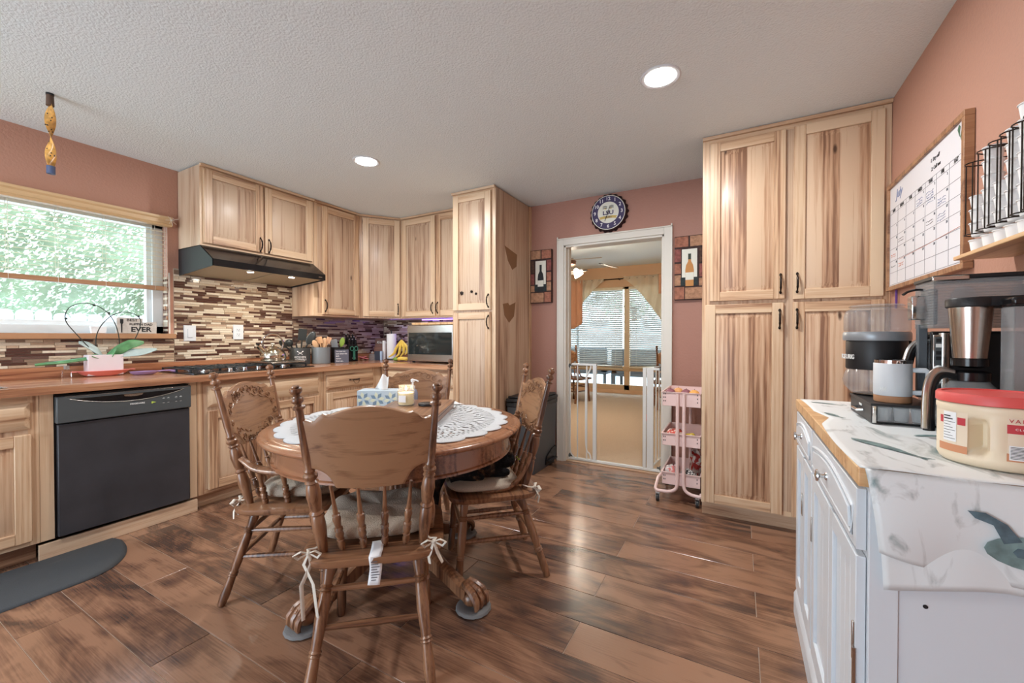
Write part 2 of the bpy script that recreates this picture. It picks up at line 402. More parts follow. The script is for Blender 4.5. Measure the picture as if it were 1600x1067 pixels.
# ------------------------------------------------------- next room
NY, NX0, NX1, NH, NFY = FY + .12, -5.2, 1.6, 2.62, 8.5
nf = MB().box(NX0, NX1, NY - .02, NFY, -.06, .006, M_CARPET).build('floor_next_room'); nf['kind'] = 'structure'
nc = MB().box(NX0, NX1, NY, NFY + .2, NH, NH + .1, M_CEIL).build('ceiling_next_room'); nc['kind'] = 'structure'
w = MB(); w.box(NX0 - .1, NX0, NY, NFY + .2, 0, NH, M_PEACH).build('wall_next_left')['kind'] = 'structure'
w = MB(); w.box(NX1, NX1 + .1, NY, NFY + .2, 0, NH, M_PEACH).build('wall_next_right')['kind'] = 'structure'
w = MB(); w.box(NX0, DX0 - .3, NY + .001, NY + .02, 0, NH, M_PEACH); w.box(DX1 + .3, NX1, NY + .001, NY + .02, 0, NH, M_PEACH); w.box(NX0, NX1, NY + .001, NY + .02, 2.12, NH, M_PEACH)
w.build('wall_next_near')['kind'] = 'structure'
GX0, GX1, GZ0, GZ1 = -3.75, -.6, .08, 2.2
w = MB(); w.box(NX0, GX0, NFY, NFY + .15, 0, NH, M_PEACH); w.box(GX1, NX1, NFY, NFY + .15, 0, NH, M_PEACH); w.box(GX0, GX1, NFY, NFY + .15, GZ1, NH, M_PEACH); w.box(GX0, GX1, NFY, NFY + .15, 0, GZ0, M_PEACH)
w.build('wall_next_far')['kind'] = 'structure'
f = MB(); M_WF = mk('tan window frame', srgb(206, 176, 140), .45)
for xx in (GX0, -2.07, GX1 - .07): f.box(xx, xx + (.11 if xx == -2.07 else .07), NFY + .02, NFY + .1, GZ0, GZ1, M_WF)
f.box(GX0, GX1, NFY + .0, NFY + .12, .47, .57, M_WF); f.box(GX0, GX1, NFY + .02, NFY + .1, GZ0, GZ0 + .1, M_WF); f.box(GX0, GX1, NFY + .02, NFY + .1, GZ1 - .05, GZ1, M_WF)
f.box(-3.1, -3.05, NFY + .03, NFY + .08, GZ0, GZ1, M_VINYL); f.box(-1.25, -1.2, NFY + .03, NFY + .08, GZ0, GZ1, M_VINYL)
win2 = f.build('window_2', bevel=.003); win2['kind'] = 'structure'
MB().box(GX0, GX1, NFY + .055, NFY + .06, GZ0, GZ1, M_PANE).build('pane', win2)
# tall cabinet trim strip and baseboard behind cart
MB().box(DX1 + cw, -.2, FY - .012, FY, 0, .07, M_TRIM).build('baseboard_far', bevel=.002)['kind'] = 'structure'
MB().box(DX0, DX1, FY + .0, FY + .125, 0, .008, M_KICK).build('trim_2', bevel=.002)['kind'] = 'structure'

# ================================================================= cabinets
R90 = PI / 2


def pull(parent, x, z, vert=True, y=-.021, bail=False):
    mb = MB(); L_ = .052
    pts = []; rr = []
    for i in range(13):
        t = i / 12; s_ = -L_ + 2 * L_ * t; d = -.026 * math.sin(PI * t) ** .6 - .004
        pts.append((0, d, s_) if vert else (s_, d, 0)); rr.append(.0038 + .0022 * math.sin(PI * t) ** 2 + (.0015 if i in (3, 9) else 0))
    mb.tube(pts, rr, 8, M_IRON)
    for s_ in (-L_, L_):
        c = (0, -.004, s_) if vert else (s_, -.004, 0); mb.ball(c, (.007, .004, .010) if vert else (.010, .004, .007), M_IRON, 10, 6)
    if bail: mb.tube([(-.034, -.026, 0), (-.03, -.03, -.02), (-.012, -.032, -.034), (.012, -.032, -.034), (.03, -.03, -.02), (.034, -.026, 0)], .002, 6, M_IRON)
    return mb.build('handle', parent, (x, y, z))


def door(parent, x0, x1, z0, z1, handle=None, pm=None, fw=.058, y=0.0, hm=None, name='door'):
    mb = MB(); t = .02
    mb.box(x0, x0 + fw, y - t, y, z0, z1, M_V); mb.box(x1 - fw, x1, y - t, y, z0, z1, M_V)
    mb.box(x0 + fw, x1 - fw, y - t, y, z0, z0 + fw, M_H); mb.box(x0 + fw, x1 - fw, y - t, y, z1 - fw, z1, M_H)
    d = mb.build(name, parent, bevel=.003)
    p = MB(); a, b, c, e = x0 + fw, x1 - fw, z0 + fw, z1 - fw
    p.box(a, b, y - .008, y - .002, c, e, pm or M_P)
    p.frustum(a + .006, b - .006, c + .006, e - .006, y - .008, y - .0185, .028, pm or M_P)
    p.build('panel', d, bevel=.0015)
    if handle: pull(d, *handle)
    return d


def drawer(parent, x0, x1, z0, z1, handle=None, y=0.0, name='drawer', bail=False):
    mb = MB(); mb.frustum(x0, x1, z0, z1, y, y - .008, .001, M_H); mb.frustum(x0 + .003, x1 - .003, z0 + .003, z1 - .003, y - .008, y - .021, .02, M_H)
    d = mb.build(name, parent, bevel=.0015)
    if handle: pull(d, handle[0], handle[1], False, y - .022, bail)
    return d


def cabinet(name, label, cat, loc, rot, w_, z0, z1, dep, group=None, kick=False, crown=False, side=None):
    t = thing(name, label, cat, loc, rot, group)
    b = MB(); b.box(0, w_, 0, dep, z0, z1, M_S)
    fs = .038
    b.box(0, fs, -.0015, 0, z0, z1, M_V); b.box(w_ - fs, w_, -.0015, 0, z0, z1, M_V); b.box(fs, w_ - fs, -.0012, 0, z0, z0 + .03, M_H); b.box(fs, w_ - fs, -.0012, 0, z1 - .04, z1, M_H)
    b.build('body', t, bevel=.0012)
    if kick: MB().box(0, w_, .075, dep, 0, z0 - .001, M_KICK).build('kick_board', t)
    if crown: MB().prism([(-.022, z1 - .012), (-.026, z1 + .006), (0, z1 + .008), (.0, z1 - .012)], 0, w_, M_H, 'x').build('top_moulding', t)
    return t


UT = 2.44
# --- upper cabinets on the left wall
t = cabinet('upper_cabinet', 'short two-door hickory wall cabinet above the black range hood', 'cabinet', (-3.47, 1.55, 0), R90, .92, 1.85, UT, .325, crown=True, group=None)
door(t, .02, .452, 1.868, 2.415, (.425, 1.93), M_PD); door(t, .468, .90, 1.868, 2.415, (.495, 1.93), M_PD)
t = cabinet('upper_cabinet', 'tall single-door hickory wall cabinet right of the range hood', 'cabinet', (-3.47, 2.4735, 0), R90, .525, 1.37, UT, .325, crown=True)
door(t, .085, .505, 1.388, 2.415, (.105, 1.47), M_PD)
# corner cabinet (pentagon footprint)
c = Vector((-3.47, 3.0)); e = Vector((-3.20, 3.33)); dd = (e - c); ang = math.atan2(dd.y, dd.x); wl = dd.length
t = thing('corner_cabinet', 'diagonal single-door hickory wall cabinet in the kitchen corner', 'cabinet', (c.x, c.y, 0), ang)
inv = Matrix.Rotation(-ang, 2)
pts = [inv @ (Vector(p) - c) for p in ((-3.47, 3.0), (-3.20, 3.33), (-3.20, 3.645), (-3.795, 3.645), (-3.795, 3.0))]
b = MB().prism([(p.x, p.y) for p in pts], 1.37, UT, M_S); b.box(0, .03, -.0015, 0, 1.37, UT, M_V); b.box(wl - .03, wl, -.0015, 0, 1.37, UT, M_V); b.build('body', t)
MB().prism([(-.022, UT - .012), (-.026, UT + .006), (0, UT + .008), (.0, UT - .012)], 0, wl, M_H, 'x').build('top_moulding', t)
door(t, .035, wl - .018, 1.388, 2.415, (wl - .04, 1.47), M_PD)
t = cabinet('upper_cabinet', 'two-door hickory wall cabinet above the microwave', 'cabinet', (-3.197, 3.33, 0), 0, .95, 1.37, UT, .315, crown=True)
door(t, .02, .472, 1.388, 2.415, (.445, 1.47), M_PD); door(t, .482, .93, 1.388, 2.415, (.51, 1.47), M_PD)
# --- tall narrow pantry
t = cabinet('tall_cabinet', 'narrow full-height hickory pantry cabinet between microwave and doorway', 'cabinet', (-2.245, 2.98, 0), 0, .445, .1, UT, .665, kick=True, crown=True)
door(t, .012, .405, 1.405, 2.41, (.385, 1.48), M_PD); door(t, .012, .405, .115, 1.385, (.385, 1.30), M_PD)
# torn veneer patches on its right side (real missing veneer, darker wood)
M_TORN = mk('torn veneer', srgb(134, 98, 68), .8)
pt = MB(); pt2 = MB(); pt.prism([(3.13, 1.972), (3.36, 1.93), (3.35, 1.82), (3.27, 1.78), (3.19, 1.85)], -1.8003, -1.7985, M_TORN, 'x'); pt2.prism([(3.10, 1.46), (3.19, 1.475), (3.22, 1.455), (3.33, 1.49), (3.30, 1.36), (3.21, 1.30), (3.13, 1.36)], -1.8003, -1.7985, M_TORN, 'x')
for q_ in (pt, pt2): o = q_.build('veneer_scar'); o.parent = t; o.location = (2.245, -2.98, 0)
MB().box(.4452, .455, .63, .667, .0, UT, M_V).build('edge_trim', t)
for nm, lb, x, z in (('fridge_magnet', 'round black magnet on the narrow pantry door, leftmost', -2.135, 1.557), ('fridge_magnet', 'black beetle-shaped magnet in the middle of the narrow pantry door', -2.03, 1.565), ('fridge_magnet', 'small black square magnet nearest the pantry door handle', -1.985, 1.545)):
    mb = MB(); r = .016 if 'round' in lb else .011
    mb.turned((x, 2.9615, z), (x, 2.952, z), [(0, r), (.6, r), (1, r * .6)], 8, M_IRON)
    for k in range(6 if 'square' not in lb else 0):
        a = k * PI / 3 + .4; mb.tube([(x, 2.956, z), (x + math.cos(a) * r * 1.5, 2.955, z + math.sin(a) * r * 1.3)], .002, 5, M_IRON)
    tag(mb.build(nm), lb, 'magnet')
# --- big pantry
t = cabinet('pantry_cabinet', 'wide four-door full-height hickory pantry cabinet beside the whiteboard wall', 'cabinet', (-.212, 2.94, 0), 0, .925, .1, UT, .70, kick=True, crown=True)
door(t, .045, .448, 1.40, 2.40, (.425, 1.49)); door(t, .487, .895, 1.395, 2.405, (.507, 1.49))
door(t, .02, .442, .11, 1.378, (.422, 1.28)); door(t, .487, .90, .11, 1.378, (.507, 1.28))
# --- base cabinets, left run (door plane x=-3.19)
BX = -3.19
t = cabinet('base_cabinet', 'hickory sink base cabinet left of the dishwasher', 'cabinet', (BX, -.30, 0), R90, .985, .1, .874, .6, kick=True)
for a in (.04, .52): drawer(t, a, a + .435, .70, .835); door(t, a, a + .435, .125, .675)
M_KICKY = wood('toe board wood', HK2, 'y', 0)
tag(MB().box(BX - .6, BX, .686, .738, .1, .874, M_V).build('filler_panel', bevel=.001), 'narrow hickory filler panel on the left of the dishwasher', 'panel')
tag(MB().box(BX - .6, BX, 1.356, 1.398, .1, .874, M_V).build('filler_panel', bevel=.001), 'narrow hickory filler panel on the right of the dishwasher', 'panel')
t = cabinet('base_cabinet', 'hickory base cabinet under the gas cooktop, behind the armchair', 'cabinet', (BX, 1.40, 0), R90, .945, .1, .874, .6, kick=True)
d = drawer(t, .06, .915, .69, .835)
MB().ball((.2, -.03, .76), .011, M_IRON).tube([(.2, -.02, .76), (.2, -.03, .76)], .004, 6, M_IRON).build('knob', d)
door(t, .06, .475, .125, .665, (.45, .60)); door(t, .495, .915, .125, .665, (.52, .60))
t = cabinet('base_cabinet', 'hickory base cabinet with one bail-pull drawer at the counter corner', 'cabinet', (BX, 2.347, 0), R90, .60, .1, .874, .6, kick=True)
drawer(t, .04, .575, .70, .835, (.33, .775), bail=True); door(t, .04, .575, .125, .675, (.53, .60))
t = cabinet('base_cabinet', 'hickory base cabinet under the microwave counter, behind the far chair', 'cabinet', (-3.188, 3.03, 0), 0, .942, .1, .874, .61, kick=True)
for a in (.09, .52): drawer(t, a, a + .40, .70, .835, (a + .2, .775)); door(t, a, a + .40, .125, .675, (a + (.36 if a < .3 else .04), .60))
tag(MB().box(BX - .02, BX, 2.9475, 3.028, .1, .874, M_V).build('filler_panel', bevel=.001), 'narrow hickory filler strip in the inside corner of the base cabinets', 'panel')
tb = MB().box(-3.205, -3.187, .68, 1.397, .001, .084, M_KICKY).build('toe_board', bevel=.001); tag(tb, 'loose pale wooden toe board under the dishwasher', 'board')

# --- countertop with sink cut-out
c_ = MB(); ez = .874; tz = .915; ex = -3.145
SX0, SX1, SY0, SY1 = -3.68, -3.235, -.2, .575
c_.box(-3.797, ex, -.3, SY0, ez, tz, M_BLOCK); c_.box(-3.797, SX0, SY0, SY1, ez, tz, M_BLOCK); c_.box(SX1, ex, SY0, SY1, ez, tz, M_BLOCK); c_.box(-3.797, ex, SY1, 3.647, ez, tz, M_BLOCK)
c_.box(ex, -2.247, 2.985, 3.647, ez, tz, M_BLOCKX)
ctop = c_.build('countertop'); tag(ctop, 'L-shaped butcher block countertop along the left and far walls', 'countertop')
b = MB(); b.box(-3.7985, -3.78, -.3, 3.645, tz, .984, M_SPL); b.build('upstand', ctop, bevel=.002)
b = MB(); b.box(-3.78, -2.247, 3.628, 3.6485, tz, .984, M_BLOCKX); b.build('upstand', ctop, bevel=.002)
s_ = MB(); rz = tz + .0035
s_.box(SX0 - .015, SX1 + .015, SY0 - .015, SY0 + .02, tz, rz, M_STEEL); s_.box(SX0 - .015, SX1 + .015, SY1 - .02, SY1 + .015, tz, rz, M_STEEL); s_.box(SX0 - .015, SX0 + .02, SY0, SY1, tz, rz, M_STEEL); s_.box(SX1 - .02, SX1 + .015, SY0, SY1, tz, rz, M_STEEL)
q = MB(); q.box(SX0 + .02, SX1 - .02, SY0 + .02, SY1 - .02, .72, .73, M_STEEL); q.box(SX0 + .01, SX0 + .02, SY0 + .02, SY1 - .02, .73, rz - .001, M_STEEL); q.box(SX1 - .02, SX1 - .01, SY0 + .02, SY1 - .02, .73, rz - .001, M_STEEL)
q.box(SX0 + .02, SX1 - .02, SY0 + .01, SY0 + .02, .73, rz - .001, M_STEEL); q.box(SX0 + .02, SX1 - .02, SY1 - .02, SY1 - .01, .73, rz - .001, M_STEEL)
sk = thing('kitchen_sink', 'steel drop-in sink rim at the left end of the counter', 'sink'); s_.build('rim', sk, bevel=.001); q.build('basin', sk)

# --- mosaic backsplash, every tile its own piece
M_GROUT = mk('grout', srgb(186, 172, 152), .8)
TM = [mk('glass tile dark brown', srgb(84, 56, 48), .12), mk('glass tile plum brown', srgb(104, 78, 70), .12), mk('glass tile taupe', srgb(142, 120, 102), .18),
      mk('stone tile beige', srgb(202, 184, 160), .5, var=.08, bscale=80), mk('stone tile cream', srgb(218, 206, 186), .5, var=.06, bscale=80), mk('stone tile tan', srgb(182, 156, 132), .5, var=.08, bscale=80)]
rt = random.Random(3)


def tile_rows(u0, u1, z0, z1):
    p = .0172; g = .0013; z = z0; out = []
    while z + p <= z1 + .004:
        u = u0 - rt.choice((0, .03, .06, .09)); last = -1
        while u < u1:
            l_ = rt.choice((.048, .075, .1, .1, .15, .15, .2)); k = rt.choice((0, 0, 1, 2, 2, 3, 3, 4, 4, 5))
            if k == last: k = (k + 2) % 6
            last = k; a, b_ = max(u, u0), min(u + l_, u1)
            if b_ - a > .008: out.append((a + g / 2, b_ - g / 2, z + g / 2, min(z + p - g / 2, z1), k))
            u += l_
        z += p
    return out


def tile_mesh(mb, t_, plane, th=.0045):
    a, b_, c0, c1, k = t_
    if plane == 'x': mb.add([(LX + .002, a, c0), (LX + .002, b_, c0), (LX + .002, b_, c1), (LX + .002, a, c1), (LX + .002 + th, a + .0006, c0 + .0006), (LX + .002 + th, b_ - .0006, c0 + .0006), (LX + .002 + th, b_ - .0006, c1 - .0006), (LX + .002 + th, a + .0006, c1 - .0006)],
                            [(0, 1, 5, 4), (1, 2, 6, 5), (2, 3, 7, 6), (3, 0, 4, 7), (4, 5, 6, 7)], TM[k])
    else: mb.add([(a, FY - .002, c0), (b_, FY - .002, c0), (b_, FY - .002, c1), (a, FY - .002, c1), (a + .0006, FY - .002 - th, c0 + .0006), (b_ - .0006, FY - .002 - th, c0 + .0006), (b_ - .0006, FY - .002 - th, c1 - .0006), (a + .0006, FY - .002 - th, c1 - .0006)],
                 [(0, 1, 5, 4), (1, 2, 6, 5), (2, 3, 7, 6), (3, 0, 4, 7), (4, 5, 6, 7)], TM[k])


z0 = .985
tl = tile_rows(.35, 1.517, z0, 1.160) + tile_rows(1.519, 2.4725, z0, 1.70) + tile_rows(2.4725, 3.643, z0, 1.368)
tf = tile_rows(-3.79, -2.25, z0, 1.368)
g = MB(); g.box(LX, LX + .002, .35, 1.517, z0, 1.160, M_GROUT); g.box(LX, LX + .002, 1.517, 2.4725, z0, 1.70, M_GROUT); g.box(LX, LX + .002, 2.4725, 3.648, z0, 1.368, M_GROUT); g.box(LX + .002, -2.247, FY - .002, FY, z0, 1.368, M_GROUT)
# vertical strip of tile beside the window opening
g.box(LX, LX + .006, 1.486, 1.494, 1.199, 1.66, M_TRIM)
bs = thing('tile_backsplash', 'brown and cream mosaic tile backsplash behind the counter', 'backsplash', (0, 0, 0)); g.build('grout_bed', bs)
tl.sort(key=lambda q: -(q[1] - q[0]) / (math.hypot(3.8, (q[0] + q[1]) / 2) ** 2.2))
for q in tl[:298]:
    mb = MB(); cx_ = (q[0] + q[1]) / 2; cz_ = (q[2] + q[3]) / 2
    tile_mesh(mb, q, 'x'); mb.v = [v - Vector((LX, cx_, cz_)) for v in mb.v]
    mb.build('tile', bs, (LX, cx_, cz_), flat=True)
mb = MB()
for q in tl[298:]: tile_mesh(mb, q, 'x')
for q in tf: tile_mesh(mb, q, 'y')
mb.build('small_tiles', bs, flat=True)['kind'] = 'stuff'
rv = MB()
zz = 1.2
while zz < 1.63:
    rv.add([(LX - .07, 1.4825, zz), (LX - .002, 1.4825, zz), (LX - .002, 1.4825, zz + .0155), (LX - .07, 1.4825, zz + .0155), (LX - .07, 1.479, zz), (LX - .002, 1.479, zz), (LX - .002, 1.479, zz + .0155), (LX - .07, 1.479, zz + .0155)], [(0, 1, 5, 4), (4, 5, 6, 7), (1, 2, 6, 5), (0, 4, 7, 3), (7, 6, 2, 3)], TM[rt.choice((0, 2, 3, 4))]); zz += .0172
rv.build('reveal_tiles', bs, flat=True)['kind'] = 'stuff'

# --- outlets
def plate(label, y0, y1, z0_, z1_, outlet):
    t = thing('wall_outlet' if outlet else 'wall_switch', label, 'outlet' if outlet else 'switch', (LX + .0067, (y0 + y1) / 2, (z0_ + z1_) / 2), R90)
    w2, h2 = (y1 - y0) / 2, (z1_ - z0_) / 2
    MB().frustum(-w2, w2, -h2, h2, 0, -.006, .003, M_WHITE).build('cover_plate', t)
    if outlet:
        for s in (-.02, .02):
            r = MB(); r.box(-.017, .017, -.0085, -.006, s - .014, s + .014, M_WHITE); r.box(-.009, -.006, -.009, -.0084, s - .002, s + .008, M_INK); r.box(.005, .008, -.009, -.0084, s - .002, s + .008, M_INK); r.box(-.003, .003, -.009, -.0084, s - .011, s - .006, M_INK)
            r.build('socket', t, bevel=.001)
    else: MB().box(-.017, .017, -.010, -.006, -.034, .034, M_WHITE).build('rocker', t, bevel=.001)


plate('white rocker switch plate on the mosaic beside the window', 1.578, 1.662, 1.14, 1.264, False)
plate('white double outlet on the mosaic left of the kettle', 1.937, 2.02, 1.15, 1.278, True)

# ================================================================= range hood
t = thing('range_hood', 'black under-cabinet range hood with two lit lamps', 'hood', (-3.80, 1.552, 0), R90)
# local: x 0..0.915, y negative = out from the wall
hp = [(0.0, 1.85), (-.33, 1.85), (-.505, 1.735), (-.505, 1.685), (0, 1.645)]
W_ = .915
def face(mb, pts, m): mb.add(pts, [tuple(range(len(pts)))], m)
h = MB()
for xx in (0, W_): h.prism([(y, z) for y, z in hp], xx - (.003 if xx else 0), xx + (.003 if not xx else 0), M_BLACKM, 'x')
for (ya, za), (yb, zb) in ((hp[0], hp[1]), (hp[1], hp[2]), (hp[2], hp[3])): h.prism([(ya, za), (yb, zb), (yb + .004, zb - .004), (ya, za - .006)] if ya != yb else [(ya, za), (yb, zb), (yb + .006, zb), (ya + .006, za)], 0, W_, M_BLACK, 'x')
h.build('canopy', t, ang=20)
M_FILT = mk('hood filter mesh', srgb(190, 176, 150), .4, .6, bump=.5, bscale=400)
f = MB(); f.prism([(-.03, 1.655), (-.48, 1.69), (-.48, 1.697), (-.03, 1.662)], .02, .45, M_FILT, 'x'); f.build('filter', t)
f = MB(); f.prism([(-.03, 1.655), (-.48, 1.69), (-.48, 1.697), (-.03, 1.662)], .465, .895, M_FILT, 'x'); f.build('filter', t)
for xx in (.30, .64):
    l_ = MB(); l_.turned((xx, -.43, 1.689), (xx, -.43, 1.682), [(0, .03), (1, .026)], 14, M_CHROME); l_.turned((xx, -.43, 1.6815), (xx, -.43, 1.680), [(0, .022), (1, .022)], 14, M_LED); l_.build('lamp', t)
MB().box(.845, .88, -.507, -.505, 1.705, 1.712, M_STEEL).build('badge', t)
area_light('hood_lamp', (-3.37, 1.85, 1.672), (0, 0, 0), .04, 2.2, (1, .88, .7)); area_light('hood_lamp', (-3.37, 2.19, 1.672), (0, 0, 0), .04, 2.2, (1, .88, .7))

# ================================================================= dishwasher
t = thing('dishwasher', 'black built-in dishwasher under the window counter', 'dishwasher', (-3.17, .742, 0), R90)
w2 = .612
MB().box(0, w2, .03, .58, .1, .862, M_BLACKM).build('body', t)
MB().box(.006, w2 - .006, 0, .03, .105, .705, M_DISH).build('door_panel', t, bevel=.004)
p = MB(); p.box(0, w2, -.012, .03, .712, .855, M_GREYB); cp = p.build('control_panel', t, bevel=.005)
sm = []
for i in range(17): u = i / 16; sm.append((.05 + u * .52, -.0135, .838 - .042 * math.sin(PI * u) ** .8))
g = MB(); n = len(sm)
g.add([(x, -.0128, .838) for x, y, z in sm] + [(x, -.0128, z) for x, y, z in sm], [(i, i + 1, n + i + 1, n + i) for i in range(n - 1)], M_BLACK); g.tube(sm, .0016, 6, M_STEEL); g.tube([(.03, -.013, .852), (w2 - .02, -.013, .852)], .0012, 5, M_STEEL); g.build('handle_recess', cp)
MB().prism([(.27, .836), (.36, .836), (.355, .826), (.33, .822), (.30, .822), (.275, .826)], -.018, -.0125, M_STEEL, 'y').build('latch', cp)
text('FRIGIDAIRE', .0125, M_WHITEG, 'lettering', cp, (.335, -.0125, .775), (PI / 2, 0, 0), bold=.0003, sx=1.1)
lg = MB(); M_YEL = mk('yellow green sticker', srgb(190, 210, 90), .6); lg.box(.402, .408, -.0135, -.012, .765, .778, M_YEL); lg.prism([(.408, .768), (.408, .778), (.425, .771)], -.0135, -.012, M_YEL, 'y'); lg.build('energy_mark', cp)
b = MB()
for x in (.463, .487, .528, .553): b.turned((x, -.011, .774), (x, -.0145, .774), [(0, .0075), (1, .0065)], 12, M_GREYB)
for x in (.463, .487, .528, .553):
    b.box(x - .006, x + .006, -.0132, -.012, .788, .790, M_WHITEG); b.box(x - .003, x + .004, -.0132, -.012, .7925, .794, M_WHITEG); b.box(x - .005, x + .005, -.0132, -.012, .7605, .762, M_WHITEG)
b.build('buttons', cp)

# ================================================================= cooktop
t = thing('gas_cooktop', 'black and steel gas cooktop with cast iron grates set in the counter', 'cooktop', (-3.735, 1.395, .9155), R90)
# local x 0..0.9 (world y), y negative out to room : -0.0 .. -.53
CW, CD = .90, .52
MB().box(0, CW, -CD, 0, 0, .008, M_BLACK).build('base_plate', t, bevel=.003)
M_GRATE = mk('cast iron grate', srgb(52, 56, 58), .35, .4)
for gi in range(3):
    g = MB(); x0 = .02 + gi * .29; x1 = x0 + .28; y0 = -CD + (.09 if gi != 1 else .12); y1 = -.02; zt = .035
    for yy in (y0, y1): g.box(x0, x1, yy - .005, yy + .005, zt - .008, zt, M_GRATE)
    for xx in (x0, x1): g.box(xx - .005, xx + .005, y0, y1, zt - .008, zt, M_GRATE)
    for xx in (x0 + .07, x0 + .14, x0 + .21): g.box(xx - .004, xx + .004, y0, y1, zt - .006, zt + .004, M_GRATE)
    for yy in (y0 + .1, (y0 + y1) / 2, y1 - .1): g.box(x0, x1, yy - .004, yy + .004, zt - .006, zt + .003, M_GRATE)
    for xx in (x0, x1):
        for yy in (y0, y1, (y0 + y1) / 2): g.box(xx - .006, xx + .006, yy - .006, yy + .006, .008, zt, M_GRATE)
    g.build('grate', t, bevel=.0015)
for x, y in ((.16, -.13), (.16, -.33), (.45, -.22), (.74, -.13), (.74, -.33)):
    MB().lathe([(.05, .008), (.05, .012), (.035, .014), (.035, .022), (.03, .025)], 20, M_STEEL, (x, y, 0)).build('burner', t)
for k in range(5):
    x = .25 + k * .1; MB().lathe([(.019, .008), (.019, .012), (.015, .013), (.014, .03), (.012, .033)], 14, M_CHROME, (x, -CD + .045, 0)).box(x - .002, x + .002, -CD + .03, -CD + .06, .033, .036, M_BLACK).build('knob', t)
# steel griddle plate over the right grate
tag(MB().box(-3.70, -3.32, 1.99, 2.275, .9545, .962, M_STEEL).box(-3.70, -3.32, 1.985, 1.992, .9545, .97, M_STEEL).box(-3.70, -3.32, 2.27, 2.277, .9545, .97, M_STEEL).build('griddle_tray', bevel=.002), 'flat steel tray lying on the right grate of the cooktop', 'tray')

# ================================================================= blind on window_1
bl = thing('window_blind', 'cream wooden blind half raised in the kitchen window', 'blind')
v = MB(); v.prism([(LX, 2.0), (LX + .05, 2.0), (LX + .058, 2.012), (LX + .05, 2.02), (LX + .05, 2.045), (LX + .062, 2.055), (LX + .062, 2.07), (LX, 2.07)], WY0, 1.492, M_VAL, 'y')
v.M = Matrix.Identity(4); v.build('valance', bl, (0, 0, 0))
N_S = 13; proto = None
for i in range(N_S):
    z = 1.965 - i * .0315
    if proto is None:
        a = math.radians(7); c0 = .025
        s_ = MB(); s_.M = Matrix.Rotation(a, 4, 'Y')
        s_.box(-c0, c0, WY0 + .02, 1.470, -.0012, .0012, M_BLIND); proto = s_.build('slat', bl, (LX - .012, 0, z), flat=True)
    else:
        o = proto.copy(); col.objects.link(o); o.parent = bl; o.location = (LX - .012, 0, z)
MB().box(LX - .037, LX + .013, WY0 + .02, 1.472, 1.522, 1.553, M_SILL).build('bottom_rail', bl, bevel=.003)
for y in (.12, .70, .905, 1.13, 1.40):
    c = MB(); c.tube([(LX + .015, y, 2.0), (LX + .015, y, 1.52)], .0012, 5, M_CORD); c.tube([(LX - .04, y, 2.0), (LX - .04, y, 1.52)], .0012, 5, M_CORD); c.build('ladder_cord', bl)
c = MB(); c.tube([(LX + .02, 1.455, 2.0), (LX + .02, 1.458, 1.40)], .0012, 5, M_CORD); c.lathe([(.003, 0), (.008, .004), (.006, .028), (.002, .03)], 10, M_SILL, (LX + .02, 1.458, 1.375)); c.build('pull_cord', bl)
c = MB(); c.tube([(LX + .024, 1.468, 2.0), (LX + .024, 1.466, 1.33)], .0012, 5, M_CORD); c.lathe([(.003, 0), (.008, .004), (.006, .028), (.002, .03)], 10, M_SILL, (LX + .024, 1.466, 1.30)); c.build('pull_cord', bl)
# small barbed ornament at the valance end
k = MB(); cc = Vector((LX + .078, 1.478, 2.045))
for i in range(9):
    a = i * 2.4; d_ = Vector((.3 * math.sin(i), math.cos(a), math.sin(a))).normalized() * (.022 + .012 * (i % 3)); k.tube([cc, cc + d_], .0014, 5, M_CORD)
k.ball(cc, .006, M_CORD, 8, 5); tag(k.build('star_ornament'), 'small spiky white ornament at the right end of the window valance', 'ornament')
# fly paper
M_FLY = mk('sticky amber paper', srgb(214, 160, 84), .25, var=.3, bscale=40)
fp = thing('fly_paper', 'spiral amber fly paper strip hanging from the ceiling', 'fly trap', (-3.172, .736, 0))
MB().lathe([(.016, 2.44), (.016, 2.449)], 12, M_BLACKM).build('cap', fp)
MB().turned((0, 0, 2.385), (0, 0, 2.442), [(0, .016), (1, .014)], 10, mk('brown tube', srgb(96, 74, 60), .7)).build('tube', fp)
def fpf(u, v): a = v * 5.5; s = (u - .5) * .042; return (s * math.cos(a), s * math.sin(a), 2.39 - v * .32)
MB().grid(fpf, 2, 40, M_FLY).build('strip', fp, solid=.001)
fl_ = MB()
for i in range(14):
    v_ = rt.random(); a = v_ * 5.5; s = (rt.random() - .5) * .05; fl_.ball((s * math.cos(a), s * math.sin(a), 2.39 - v_ * .32), (.003, .003, .004), M_INK, 6, 4)
fl_.build('trapped_flies', fp)['kind'] = 'stuff'
MB().turned((0, 0, 2.07), (0, 0, 2.03), [(0, .017), (1, .017)], 12, mk('blue cardboard cartridge', srgb(70, 84, 116), .6)).build('cartridge', fp)

# ================================================================= recessed ceiling lamps
for i, (x, y) in enumerate(LED_SPOTS):
    nm = ['recessed ceiling lamp nearest the range hood', 'recessed ceiling lamp in front of the wide pantry', 'recessed ceiling lamp behind the viewer on the sink side', 'recessed ceiling lamp behind the viewer on the sideboard side', 'recessed ceiling lamp at the rear of the room, sink side', 'recessed ceiling lamp at the rear of the room, sideboard side'][i]
    t = thing('ceiling_lamp', nm, 'lamp', (x, y, 0))
    MB().lathe([(.073, H - .003), (.09, H - .006), (.095, H - .002), (.095, H)], 32, M_WHITE, cap=False).build('trim_ring', t)
    MB().lathe([(.072, H - .002), (.072, H - .005)], 32, M_LED).build('lens', t)

